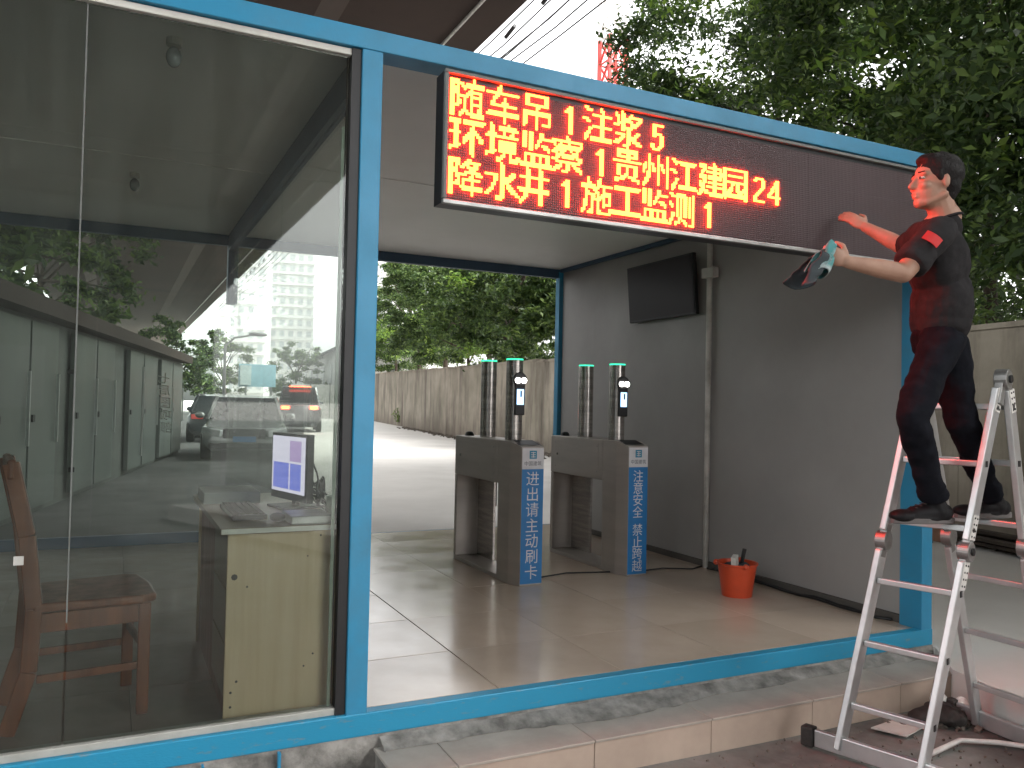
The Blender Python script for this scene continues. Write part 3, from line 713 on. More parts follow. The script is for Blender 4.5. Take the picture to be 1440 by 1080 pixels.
# rough cement base under the frame
b = MB(); N = 70
for i in range(N+1):
    x = XL+.0+(W-XL)*i/N; j = .012*noise.noise((x*5, 0, 0)); b.v += [V((x, -.006+j*.5, -.09)), V((x, -.012-.02*abs(noise.noise((x*3, 1, 0))), -.13)), V((x, -.015-.03*abs(noise.noise((x*3, 2, 0))), -.29)), V((x, .05, -.09))]
for i in range(N):
    k = i*4; b.f += [(k+2, k+6, k+5, k+1), (k+1, k+5, k+4, k), (k, k+4, k+7, k+3)]
b.build('base', 'plinth', bt, smooth=True)
MB().box((XL+.01, .05, -.29), (W-.01, D-.01, -.012)).build('floor_base', 'grout', bt)
# paint runs on the cement below the beam
b = MB()
for (x, w_, h_) in ((-.62, .008, .16), (-.93, .006, .1), (-.35, .01, .12), (-.9, .02, .04), (-1.3, .008, .18)):
    b.box((x, -.045, -.09-h_), (x+w_, -.02, -.088))
b.build('paint_run', 'blue', bt, kind='stuff')
# floor tiles: joints where the photograph has them
def tiles(x_edges, y_edges, mt, gap_l):
    proto = {}
    for i in range(len(x_edges)-1):
        for j in range(len(y_edges)-1):
            x0, x1, y0, y1 = x_edges[i], x_edges[i+1], y_edges[j], y_edges[j+1]
            g = gap_l if i == 0 else .0012
            key = (round(x1-x0, 3), round(y1-y0, 3), i == 0)
            if key not in proto:
                o = MB().box((x0+.001, y0+g/2, -.01), (x1-(.0055 if i == 0 else .001), y1-g/2, 0)).build('floor_tile', mt, bt, at=(x0, y0, 0), bevel=.0008, seg=1)
                proto[key] = o
            else:
                instance(proto[key], V((x0, y0, rnd.uniform(-.0006, .0004)))-ORG[bt.name])
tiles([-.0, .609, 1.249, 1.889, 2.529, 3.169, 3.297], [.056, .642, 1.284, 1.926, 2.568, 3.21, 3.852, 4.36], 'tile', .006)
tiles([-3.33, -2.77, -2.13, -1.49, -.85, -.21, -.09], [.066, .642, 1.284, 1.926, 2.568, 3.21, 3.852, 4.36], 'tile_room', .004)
# ceiling panels, seams across the booth
for (x0, x1) in ((XL+.05, -.045), (-.04, W-.045)):
    for (y0, y1) in ((.06, 1.9), (1.902, D-.03)):
        dz = 0
        MB().box((x0, y0+.001, HC+dz), (x1, y1-.001, HC+.05)).build('ceiling_panel', 'ceil', bt, bevel=.003)
MB().box((-.02, 1.89, HC-.004), (W-.05, 1.92, HC-.0005)).build('ceiling_batten', 'ceil', bt)
MB().box((XL+.1, 2.16, HC-.006), (-.09, 2.20, HC-.0005)).build('ceiling_batten', 'ceil', bt)
MB().box((XL+.01, .12, 2.742), (W-.021, D-.06, 2.79)).build('roof', 'white_panel', bt)
# right wall of sandwich panels + ceiling trim
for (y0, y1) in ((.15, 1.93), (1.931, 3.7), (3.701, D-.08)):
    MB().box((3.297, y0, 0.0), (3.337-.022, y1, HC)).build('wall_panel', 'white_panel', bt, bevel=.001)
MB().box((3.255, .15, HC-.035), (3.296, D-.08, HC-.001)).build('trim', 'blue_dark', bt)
MB().box((3.27, .15, .001), (3.296, D-.08, .045)).build('skirting', 'grout', bt)
MB().box((XL+.03, .12, 0.0), (XL+.07, D-.1, HC)).build('wall_panel', 'white_panel', bt)
MB().cyl((3.262, 1.92, .0), (3.262, 1.92, 2.66), .022, n=12).build('conduit', 'white_paint', bt, smooth=True)
MB().box((3.235, 1.85, 2.28), (3.296, 1.99, 2.36)).build('junction_box', 'white_paint', bt, bevel=.006)
# glass room: tracks and panes
MB().box((XL+.09, .018, .002), (-.125, .075, .030)).build('glass_track', 'cream_frame', bt, bevel=.003)
MB().box((XL+.09, .018, 2.635), (-.125, .060, 2.662)).build('glass_track', 'edge_band', bt, bevel=.003)
MB().box((-.125, .012, .0), (-.087, .10, 2.663)).build('glass_stile', 'black', bt)
MB().box((-.150, .05, .03), (-.138, .06, 2.35)).build('glass_stile', 'pale_green', bt)
MB().box((-1.066, .040, .03), (XL*0-.132, .048, 2.634)).build('glass_pane', 'glass_front', bt)
MB().box((XL+.09, .040, .03), (-1.074, .048, 2.634)).build('glass_pane', 'glass_front', bt)
MB().box((-1.0725, .0385, .45), (-1.0675, .0495, 2.634)).build('glass_joint', 'shed_roof', bt)
MB().box((-.06, .13, .03), (-.05, 1.9, 2.55)).build('glass_pane', 'glass_side', bt)
MB().box((-.06, 1.91, .03), (-.05, D-.11, 2.55)).build('glass_pane', 'glass_side', bt)
MB().box((-.085, .13, 2.55), (-.03, D-.1, 2.689)).build('beam', 'blue_dark', bt)
MB().box((-.085, .13, .001), (-.03, D-.1, .03)).build('glass_track', 'blue_dark', bt)
back = []
for x0, x1 in ((-3.3, -2.2), (-2.19, -1.1), (-1.09, -.09)):
    back.append(MB().box((x0, D-.04, .09), (x1, D-.032, 2.6)).build('glass_pane', 'glass_side', bt))
MB().box((-3.33, D-.06, .0), (-.086, D-.01, .09)).build('glass_track', 'blue_dark', bt)
# handwriting on the back pane, long door handle
q = MB()
for k, ch in enumerate('七局图项部'):
    put_text(q, ch, .10, (-.575+.008*k, D-.045, 1.41-.105*k), (-1, 0, 0.06), (0, 0, 1))
q.build('handwriting', 'paper', back[2])
MB().cyl((-.735, D-.085, .75), (-.735, D-.085, 1.50), .009, n=8).build('handle', 'alu', back[2])
for (x, z) in ((-1.30, 1.42), (-1.27, .62)):
    MB().box((x, D-.047, z), (x+.045, D-.041, z+.04)).build('sticker', 'black' , back[1])
MB().box((-1.235, .034, .66), (-1.205, .039, .69)).build('sticker', 'paper', bt)

# steps in front: tread tiles and riser tiles
stp = thing('tiled_step', 'low step faced with pale beige tiles in front of the passage', 'step', (1.6, -.16, -.28))
MB().box((.03, -.295, -.29), (3.16, -.03, -.142)).build('step_core', 'plinth', stp)
xs = [.02, .27, .876, 1.482, 2.088, 2.694, 3.18]
for i in range(6):
    MB().box((xs[i]+.0015, -.314, -.142), (xs[i+1]-.0015, -.03, -.13)).build('tread_tile', 'step_tile', stp, bevel=.002, seg=1)
    MB().box((xs[i]+.0015, -.307, -.29), (xs[i+1]-.0015, -.296, -.1425)).build('riser_tile', 'riser_tile', stp, bevel=.0015, seg=1)
MB().box((3.1805, -.314, -.29), (3.19, -.03, -.13)).build('riser_tile', 'riser_tile', stp)
# cement patch smeared on the tread against the beam
b = MB(); N = 80
for i in range(N+1):
    x = .05+3.1*i/N; wv = .05+.06*max(0, noise.noise((x*2.3, 3, 0)))+.02*noise.noise((x*13, 5, 0))+.07*math.exp(-((x-1.1)/.35)**2)
    b.v += [V((x, -.015, -.095)), V((x, -.03-wv*.35, -.112)), V((x, -.03-wv, -.1285))]
for i in range(N):
    k = i*3; b.f += [(k+1, k+4, k+3, k), (k+2, k+5, k+4, k+1)]
b.build('cement_patch', 'plinth', stp, smooth=True)

# ================================================================== LED SIGN
GL_POS = [[('随',0),('车',16),('吊',32),('1',53),('注',62),('浆',78),('5',98)],
          [('环',0),('境',16),('监',32),('察',47),('1',69),('贵',78),('州',93),('江',109),('建',125),('园',140),('2',159),('4',168)],
          [('降',0),('水',16),('井',31),('1',52),('施',62),('工',78),('监',93),('测',108),('1',129)]]
DIG = {'1': ['..##','.###','####','..##','..##','..##','..##','..##','..##','..##','..##','..##'],
 '2': ['.#####..','##...##.','.....##.','.....##.','.....##.','....##..','...##...','..##....','.##.....','##......','##......','#######.'],
 '4': ['.....##.','....###.','....###.','...####.','..##.##.','..##.##.','.##..##.','##...##.','########','.....##.','.....##.','.....##.'],
 '5': ['.######.','.##.....','.##.....','.##.....','.#####..','.##..##.','.....##.','.....##.','.....##.','##...##.','##..##..','.####...']}
def raster(ch, N=16, ss=5):
    """16 x 16 dot pattern of a character, sampled from its outline"""
    vs, fs = text_mb(ch, 1.0)
    P = np.array([(v.x, v.y) for v in vs]); lo = P.min(0); hi = P.max(0)
    P = (P-lo)*15.6/.93+np.array([max(.05, (15.4-(hi[0]-lo[0])*15.6/.93)/2), max(.05, (15.4-(hi[1]-lo[1])*15.6/.93)/2)])
    g = (np.arange(N*ss)+.5)/ss; X, Y = np.meshgrid(g, g); K = np.zeros(X.shape, bool)
    for f in fs:
        for i in range(1, len(f)-1):
            a, b_, c = P[f[0]], P[f[i]], P[f[i+1]]
            def sd_(p, q): return (q[0]-p[0])*(Y-p[1])-(q[1]-p[1])*(X-p[0])
            A, B, C = sd_(a, b_), sd_(b_, c), sd_(c, a)
            K |= ((A >= 0) & (B >= 0) & (C >= 0)) | ((A <= 0) & (B <= 0) & (C <= 0))
    return K.reshape(N, ss, N, ss).mean((1, 3))[::-1] > .31
sg = thing('led_display_board', 'long red LED message board hung under the top beam of the booth', 'display board', (1.7, -.1, 2.04))
SX0, SX1, SZ0, SZ1, SY0, SY1 = .217, 3.20, 2.045, 2.592, -.148, -.042
MB().box((SX0, SY0+.022, SZ0+.004), (SX1, SY1, SZ1-.004)).build('housing', 'black', sg)
fr = .019
MB().box((SX0, SY0, SZ0), (SX1, SY0+.0215, SZ0+fr)).build('frame', 'hinge', sg, bevel=.003)
MB().box((SX0, SY0, SZ1-fr*.8), (SX1, SY0+.0215, SZ1)).build('frame', 'shed_roof', sg, bevel=.003)
MB().box((SX0-.0005, SY0-.001, SZ0+fr+.001), (SX0+fr*.8, SY0+.0215, SZ1-fr*.8-.001)).build('frame', 'shed_roof', sg, bevel=.003)
MB().box((SX1-fr, SY0-.001, SZ0+fr+.001), (SX1, SY0+.0215, SZ1-fr*.8-.001)).build('frame', 'shed_roof', sg, bevel=.003)
PX0 = SX0+fr*.8+.004
nm = 9; mw = (SX1-fr-PX0)/nm
for k in range(nm):
    for r_ in range(3):
        z0 = SZ0+fr+.004+r_*.1625
        MB().box((PX0+k*mw+.0006, SY0+.0135, z0+.0006), (PX0+(k+1)*mw-.0006, SY0+.0205, z0+.1625-.0006)).build('led_module', 'led_panel', sg)
PIT = .01005; ZT = SZ1-fr*.8-.010
for r_, row in enumerate(GL_POS):
    for ch, c0 in row:
        if ch not in DIG: rows = [''.join('1' if q_ else '0' for q_ in ln) for ln in raster(ch)]; zoff = 0
        else: rows = [q_.replace('#', '1').replace('.', '0') for q_ in DIG[ch]]; zoff = 3
        b = MB()
        for j, line in enumerate(rows):
            for i, cc in enumerate(line):
                if cc == '1':
                    x = PX0+.010+(c0+i)*PIT; z = ZT-(r_*16+j+zoff)*PIT; hw = .0046
                    y1 = SY0+.0134; y0 = y1-.006
                    b.add([(x-hw, y1, z-hw), (x+hw, y1, z-hw), (x+hw, y1, z+hw), (x-hw, y1, z+hw), (x-hw*.8, y0, z-hw*.8), (x+hw*.8, y0, z-hw*.8), (x+hw*.8, y0, z+hw*.8), (x-hw*.8, y0, z+hw*.8)],
                          [(4, 5, 6, 7), (0, 1, 5, 4), (1, 2, 6, 5), (2, 3, 7, 6), (3, 0, 4, 7)])
        b.build('led_character', 'led_lit', sg)
for x in (.45, 1.7, 2.95): MB().box((x, SY1, 2.50), (x+.05, -.004, 2.54)).build('bracket', 'alu', sg)

# ================================================================== TURNSTILES
def turnstile():
    t = thing('turnstile', 'nearer steel turnstile with a blue strip reading swipe your card', 'turnstile', (1.66, 2.38, 0), 'steel turnstiles in the passage')
    X0, X1 = 1.545, 1.765; yb = 2.95; zt = .99
    # legs + housing: back leg, top box, base, front hexagonal nose
    MB().box((X0, 2.121, .68), (X1, yb, zt)).build('housing', 'steel', t, bevel=.006)
    MB().box((X0+.002, 2.905, .03), (X1-.002, yb-.001, .679)).build('rear_leg', 'steel', t, bevel=.004)
    MB().box((X1-.03, 2.60, .03), (X1-.012, 2.904, .679)).build('inner_panel', 'steel_bright', t)
    MB().box((X0+.003, 2.121, .0), (X1-.003, yb-.004, .029)).build('base_plate', 'steel', t, bevel=.004)
    # front pedestal: chamfered towards the viewer
    q = MB(); pl = [(X0, 2.12), (X0, 1.93), (X0+.045, 1.835), (X1-.004, 1.835), (X1, 1.93), (X1, 2.12)]
    k = len(pl); zt2 = [zt, zt, .955, .955, zt, zt]
    q.add([(x, y, .0) for x, y in pl] + [(x, y, z-.001) for (x, y), z in zip(pl, zt2)], [tuple(range(k-1, -1, -1)), tuple(range(k, 2*k))] + [(i, (i+1) % k, k+(i+1) % k, k+i) for i in range(k)])
    q.build('front_pedestal', 'steel', t, bevel=.003)
    MB().add([(X0+.03, 1.86, .966), (X1-.02, 1.86, .966), (X1-.03, 1.965, .995), (X0+.04, 1.965, .995)], [(0, 1, 2, 3)]).build('card_reader', 'black', t)
    MB().cyl((1.672, 2.60, zt), (1.672, 2.60, 1.575), .061, n=28).build('column', 'steel_bright', t, autos=True)
    MB().cyl((1.672, 2.60, 1.5755), (1.672, 2.60, 1.586), .062, n=28).build('indicator_ring', 'green_glow', t)
    MB().cyl((1.65, 2.10, zt), (1.65, 2.10, 1.565), .061, n=28).build('column', 'steel_bright', t, autos=True)
    MB().cyl((1.65, 2.10, 1.5655), (1.65, 2.10, 1.576), .062, n=28).build('indicator_ring', 'green_glow', t)
    # dome button
    MB().lathe([(0, .035), (.02, .032), (.033, .02), (.038, 0)], (1.62, 2.84, zt+.001), 18).build('dome', 'black', t, smooth=True)
    # face terminal
    f = MB(); f.box((1.618, 2.018, 1.17), (1.698, 2.040, 1.40)); ft = f.build('face_terminal', 'black', t, bevel=.008)
    # round head with two lamps
    q = MB().cyl((1.658, 2.015, 1.425), (1.658, 2.040, 1.425), .052, n=26); q.build('terminal_head', 'black', ft, bevel=.004)
    for dx in (-.023, .025): MB().cyl((1.658+dx, 2.006, 1.418), (1.658+dx, 2.0145, 1.418), .0185, n=18).build('lamp', 'white_glow', ft)
    MB().box((1.632, 2.0125, 1.245), (1.684, 2.0175, 1.355)).build('screen', 'screen_glow', ft)
    MB().box((1.655, 2.0105, 1.30), (1.668, 2.012, 1.345)).build('screen_figure', 'black', ft)
    # drop arm tripod
    MB().cyl((X1, 2.72, .80), (X1+.05, 2.72, .80), .055, n=20).build('hub', 'steel', t, bevel=.004)
    MB().cyl((X1+.045, 2.74, .78), (X1+.10, 2.86, .42), .016, n=12).build('arm', 'viaduct', t, smooth=True)
    MB().box((X0-.0025, 2.18, .72), (X0-.0002, 2.88, .955)).build('access_panel', 'steel', t, bevel=.001)
    MB().cyl((X0-.006, 2.83, .84), (X0-.001, 2.83, .84), .011, n=14).build('lock', 'steel_bright', t)
    for sy_, sz_ in ((2.20, .74), (2.20, .935), (2.86, .74), (2.86, .935)): MB().cyl((X0-.0045, sy_, sz_), (X0-.002, sy_, sz_), .005, n=8).build('screw', 'hinge', t)
    return t
def strip(t, dx, rows, label):
    """vertical sticker on the pedestal front face"""
    x0, x1 = 1.592+dx, 1.759+dx; y = 1.8335
    s_ = MB().box((x0, y-.0015, .012), (x1, y, .80)).build('blue_strip', 'sticker_blue', t, label=label)
    w_ = MB().box((x0, y-.0015, .8005), (x1, y, .945)).build('white_strip', 'sticker_white', t)
    q = MB(); n_ = len([c for c in rows if c != ' ']); z = .735 ; st = (.80-.05)/(len(rows) - .5*rows.count(' '))
    for c in rows:
        if c == ' ': z -= st*.5; continue
        put_text(q, c, .106 if n_ < 8 else .094, ((x0+x1)/2, y-.0022, z), (1, 0, 0), (0, 0, 1)); z -= st
    q.build('lettering', 'sticker_white', s_)
    q = MB(); cx = (x0+x1)/2; q.box((cx-.028, y-.003, .872), (cx+.028, y-.002, .928)); q.build('logo', 'print_teal', w_)
    q = MB()
    for zz in (.915, .900, .885): q.box((cx-.018, y-.0042, zz-.0025), (cx+.018, y-.0032, zz+.0025))
    q.box((cx-.003, y-.0042, .880), (cx+.003, y-.0032, .920)); q.build('logo_lines', 'sticker_white', w_)
    q = MB(); put_text(q, '中国建筑', .034, (cx, y-.0026, .840), (1, 0, 0), (0, 0, 1)); q.build('caption', 'print_dark', w_)
t1 = turnstile()
t2 = copy_tree(t1, None, V((.892, .02, 0)))
t2['label'] = 'second steel turnstile by the wall, blue strip with a two part safety notice'
strip(t1, 0, '进出请主动刷卡', 'blue strip with seven white characters')
ORG[t2.name] = V(t2.location)
def strip2():
    t = t2; n0 = set(bpy.data.objects)
    strip(t, .892, '注意安全 禁止跨越', 'blue strip with eight white characters')
strip2()
for o in list(t2.children_recursive):
    if o.name.split('.')[0] in ('blue_strip', 'white_strip'): o.location.y += .02

# cable on the floor and between the turnstiles
cbf = MB().tube([(1.8, 2.0, .008), (2.1, 2.08, .008), (2.43, 2.0, .008)], .006, 6).tube([(2.66, 1.95, .008), (2.9, 1.98, .008), (3.1, 1.88, .008), (3.24, 1.94, .008)], .006, 6).build('cable', 'black', smooth=True)
tag(cbf, 'black cable lying on the tiles between the turnstiles and the wall', 'cable')
q = MB(); pts = [(3.24-.02*math.sin(i), 1.8-.1*i, .012+.006*math.sin(i*2)) for i in range(17)]; q.tube(pts, .01, 6); pts = [(3.22+.015*math.sin(i*1.3), 1.85-.1*i, .011) for i in range(17)]; q.tube(pts, .007, 6)
tag(q.build('cable', 'black', smooth=True), 'pair of black strands standing in for the dark gap at the foot of the right wall', 'cable')  # black strands drawn where the wall foot has only a dark gap
# television on the right wall
tv = thing('wall_television', 'dark flat television mounted high on the right wall of the passage', 'television', (3.29, 2.48, 2.0))
q = MB(); c = [(3.195, 2.99, 2.50), (3.195, 2.05, 2.50), (3.235, 2.05, 2.005), (3.235, 2.99, 2.005)]
q.add(c + [(x+.035, y, z) for x, y, z in c], [(0, 3, 2, 1), (4, 5, 6, 7), (0, 1, 5, 4), (1, 2, 6, 5), (2, 3, 7, 6), (3, 0, 4, 7)]); q.build('bezel', 'black', tv, bevel=.004)
q = MB(); c = [(3.1935, 2.975, 2.485), (3.1935, 2.065, 2.485), (3.2315, 2.065, 2.022), (3.2315, 2.975, 2.022)]; q.add([V(p)-V((.002, 0, 0)) for p in c], [(0, 3, 2, 1)]); q.build('screen', 'screen_off', tv)
MB().box((3.24, 2.40, 2.15), (3.297, 2.64, 2.35)).build('wall_bracket', 'black', tv)
# bucket
bk = thing('bucket', 'orange red plastic bucket standing by the right wall on the tiles', 'bucket', (2.84, 1.08, 0))
q = MB().lathe([(.098, .0), (.106, .06), (.128, .205), (.137, .21), (.137, .222), (.127, .22), (.103, .06), (.094, .012), (0, .012)], (2.84, 1.08, 0), 32); q.build('pail', 'orange', bk, autos=True)
for a in (0.7, 2.4, 4.4):
    MB().ell((2.84+.137*math.cos(a), 1.08+.137*math.sin(a), .212), (.02, .02, .02), n=10, m=6).build('lug', 'orange', bk, smooth=True)
q = MB(); q.beam((2.79, 1.04, .12), (2.765, 1.02, .275), .07, .035, (.6, -.8, 0)); tag(q.build('carton', 'paper', bevel=.002), 'grey white carton sticking out of the orange bucket', 'carton')
q = MB().cyl((2.85, 1.09, .06), (2.885, 1.06, .31), .012, .014, n=10); tag(q.build('brush_handle', 'black', bevel=.002), 'black tool handle standing in the orange bucket', 'tool')
q = MB()
for i in range(5): q.ell((2.84+.05*math.cos(i*1.3), 1.08+.05*math.sin(i*1.3), .19), (.05, .04, .03), n=10, m=6)
tag(q.build('rag', 'cloth_dark', smooth=True), 'dark rags filling the orange bucket', 'rag')

# ================================================================== ROOM CONTENTS
dk = thing('office_desk', 'office desk with pale laminate end panel standing in the glass room', 'desk', (-.33, .65, 0))
DX0, DX1, DY0, DY1, DZ = -.535, -.125, .10, 1.28, .745
MB().box((DX0, DY0, 0.004), (DX1-.0, DY0+.018, DZ-.025)).build('end_panel', 'wood_pale', dk, bevel=.001)
MB().box((DX0, DY1-.018, 0.004), (DX1, DY1, DZ-.025)).build('end_panel', 'wood_pale', dk)
MB().box((DX0+.012, DY0+.019, 0.004), (DX0+.028, DY1-.019, DZ-.03)).build('side_panel', 'wood_red', dk)
for z0 in (.09, .30, .51):
    o = MB().box((DX0+.0, DY0+.03, z0), (DX0+.011, DY0+.44, z0+.2)).build('drawer_front', 'wood_top', dk, bevel=.002)
MB().box((DX0-.03, DY0-.02, DZ-.024), (DX1+.05, DY1+.02, DZ)).build('desk_top', 'wood_top', dk, bevel=.002)
MB().box((DX0-.028, DY0-.024, DZ-.021), (DX1+.0, DY0-.0205, DZ-.002)).build('edge_band', 'edge_band', dk)
q = MB()
for x, z, r_ in ((-.508, .555, .012), (-.46, .515, .004), (-.18, .70, .004), (-.20, .23, .004), (-.235, .185, .004), (-.49, .155, .005), (-.51, .115, .005), (-.51, .06, .005), (-.23, .62, .003)):
    q.cyl((x, DY0-.0012, z), (x, DY0+.001, z), r_, n=8)
q.build('screw_hole', 'grout', dk)
# monitor
mo = thing('computer_monitor', 'black monitor with a lit blue and white screen on the desk', 'monitor', (-.19, .70, DZ))
ma = V((-.282, .60, 0)); mb_ = V((-.158, .60, 0))
# screen plane: left edge far, right edge near, facing the chair
s0 = V((-.255, .84, .0)); s1 = V((-.165, .47, .0)); zb, zt_ = .80, 1.075
u = (s1-s0).normalized(); nn = V((u.y, -u.x, 0)); nn = nn if nn.x < 0 else -nn
def mq(a0, a1, z0, z1, d0, d1):
    q = MB(); vs = []
    for z in (z0, z1):
        for a_, d_ in ((a0, d0), (a1, d0), (a1, d1), (a0, d1)):
            p = s0+u*a_+nn*d_; vs.append((p.x, p.y, z))
    return q.add(vs, [(3,2,1,0),(4,5,6,7),(0,1,5,4),(1,2,6,5),(2,3,7,6),(3,0,4,7)])
Lm = (s1-s0).length
mq(0, Lm, zb-.02, zt_+.012, -.035, 0).build('bezel', 'black', mo, bevel=.004)
sc_ = mq(.012, Lm-.016, zb+.015, zt_-.002, .0005, .0015).build('screen', 'mon_white', mo)
mq(.03, Lm*.52, zb+.03, zb+.15, .002, .003).build('screen_picture', 'mon_blue', sc_)
mq(Lm*.56, Lm-.055, zb+.03, zb+.15, .002, .003).build('screen_picture', 'mon_blue', sc_)
mq(Lm*.54, Lm-.055, zb+.16, zt_-.02, .002, .003).build('screen_picture', 'mon_mauve', sc_)
mq(Lm*.45, Lm*.55, DZ+.012, zb-.02, -.05, -.03).build('stand', 'black', mo)
mq(Lm*.25, Lm*.75, DZ+.001, DZ+.012, -.14, .06).build('stand_base', 'black', mo, bevel=.003)
# cables behind monitor
q = MB(); rs = random.Random(3)
for k in range(9):
    p0 = V((-.15, .60+rs.uniform(-.06, .06), .98-rs.uniform(0, .12))); pts = []
    e = V((-.085+rs.uniform(-.02, .02), .38+rs.uniform(-.08, .12), DZ+.01))
    for i in range(9):
        f = i/8; p = p0.lerp(e, f); p += V((.02*math.sin(f*6+k), .03*math.sin(f*9+2*k), .05*math.sin(f*3.1)*rs.uniform(-.6, .6))); pts.append(p)
    q.tube(pts, .0045, 5)
for k in range(4):
    c = V((-.11, .46+.02*k, .83)); q.tube([c+V((.01*k, .035*math.cos(a*.7), .05*math.sin(a*.7)+.006*k)) for a in range(10)], .004, 5)
tag(q.build('cable', 'black', smooth=True), 'tangle of black cables hanging behind the monitor', 'cable')
q = MB().box((-.50, .28, DZ+.001), (-.36, .72, DZ+.022)); kb = q.build('keyboard', 'black', bevel=.005); tag(kb, 'black keyboard lying on the desk in front of the monitor', 'keyboard')
q = MB()
for i in range(5):
    for j in range(15): q.box((-.49+.025*i, .295+.028*j, DZ+.0225), (-.471+.025*i, .317+.028*j, DZ+.028))
q.build('key', 'rubber', kb)['kind'] = 'stuff'
tag(MB().ell((-.33, .22, DZ+.018), (.032, .052, .018)).build('computer_mouse', 'black', smooth=True), 'black mouse on the near end of the desk', 'mouse')
q = MB(); vs = []
tag(MB().box((-.30, .09, DZ+.001), (-.13, .30, DZ+.035)).build('device_box', 'hinge', bevel=.006), 'flat grey device lying on the near right corner of the desk', 'device')
tag(MB().box((-.555, .86, DZ+.001), (-.30, 1.16, DZ+.055)).build('document_stack', 'paper', bevel=.003), 'stack of white papers at the far end of the desk', 'papers')
q = MB().lathe([(0, 0), (.034, 0), (.038, .085), (.038, .10), (.030, .10), (.028, .09), (0, .09)], (-.10, .20, DZ+.001), 20)
tag(q.build('tea_tin', 'pale_green', autos=True), 'pale green round tin at the right end of the desk', 'tin')
# round pale dish leaning at the desk end
q = MB().lathe([(0, 0), (.20, .0), (.235, .03), (.25, .075), (.245, .08), (.225, .035), (.19, .012), (0, .012)], (0, 0, 0), 32)
Rt = Matrix.Rotation(R(78), 3, 'Y'); q.v = [Rt @ Matrix.Rotation(R(0), 3, 'Z') @ v + V((-.118, .30, .32)) for v in q.v]
tag(q.build('washbasin', 'pale_green', autos=True), 'pale green round basin leaning between the desk and the centre post', 'basin')
q = MB().tube([(-.10, .12, .74), (-.105, .09, .70), (-.115, .085, .6), (-.12, .09, .45), (-.11, .1, .2), (-.105, .1, .06), (-.14, .085, .02), (-.11, .075, .01)], .004, 6)
tag(q.build('cord', 'rubber', smooth=True), 'thin cord hanging down from the desk beside the centre post', 'cord')

# wooden chair
ch = thing('wooden_chair', 'reddish brown wooden chair at the left of the glass room', 'chair', (-1.02, .50, 0))
ca = R(8)
def cw(x, y, z): return V((-1.02, .50, 0)) + Matrix.Rotation(ca, 3, 'Z') @ V((x, y, z))
def cb_(p, q, w, h, upv=(0, 0, 1)): return MB().beam(cw(*p), cw(*q), w, h, upv)
q = MB(); pr = [(-.20, -.20), (.17, -.235), (.225, -.20), (.24, 0), (.225, .20), (.17, .235), (-.20, .20), (-.215, 0)]; k = len(pr)
q.add([cw(x, y, .435) for x, y in pr]+[cw(x, y, .47) for x, y in pr], [tuple(range(k-1, -1, -1)), tuple(range(k, 2*k))]+[(i, (i+1) % k, k+(i+1) % k, k+i) for i in range(k)])
q.build('seat', 'wood_red', ch, bevel=.012, seg=3)
for sy in (-1, 1):
    cb_((.185, sy*.185, 0.0), (.185, sy*.185, .434), .045, .045, (1, 0, 0)).build('leg', 'wood_red', ch, bevel=.006)
    q = MB()
    pts = [cw(-.27, sy*.18, 0), cw(-.205, sy*.18, .22), cw(-.195, sy*.18, .45), cw(-.225, sy*.18, .72), cw(-.285, sy*.18, .99)]
    for i in range(4): q.beam(pts[i], pts[i+1], .036, .058, (1, 0, 0))
    q.build('leg', 'wood_red', ch, bevel=.006)
    cb_((-.18, sy*.185, .19), (.17, sy*.185, .19), .018, .03).build('stretcher', 'wood_red', ch, bevel=.003)
    cb_((-.18, sy*.185, .395), (.17, sy*.185, .395), .02, .07).build('apron', 'wood_red', ch, bevel=.003)
cb_((.185, -.17, .395), (.185, .17, .395), .02, .07).build('apron', 'wood_red', ch, bevel=.003)
cb_((.185, -.17, .26), (.185, .17, .26), .018, .03).build('stretcher', 'wood_red', ch, bevel=.003)
cb_((-.282, -.20, .965), (-.282, .20, .965), .03, .075, (0, 0, 1)).build('top_rail', 'wood_red', ch, bevel=.01)
for sy in (-.09, -.03, .03, .09):
    q = MB(); pts = [cw(-.20, sy, .47), cw(-.228, sy, .72), cw(-.275, sy, .94)]
    for i in range(2): q.beam(pts[i], pts[i+1], .03, .014, (1, 0, 0))
    q.build('back_slat', 'wood_red', ch, bevel=.003)
# light bulbs hanging from the room ceiling
for (x, y, lab) in ((-.77, .34, 'clear bulb holder on the room ceiling near the front glass'), (-.87, 2.6, 'clear bulb hanging from the room ceiling further back')):
    lt = thing('light_bulb', lab, 'bulb', (x, y, HC)); MB().cyl((x, y, HC-.03), (x, y, HC), .03, n=14).build('holder', 'white_paint', lt)
    MB().ell((x, y, HC-.075), (.03, .03, .042)).build('bulb', 'lamp_glass', lt, smooth=True)
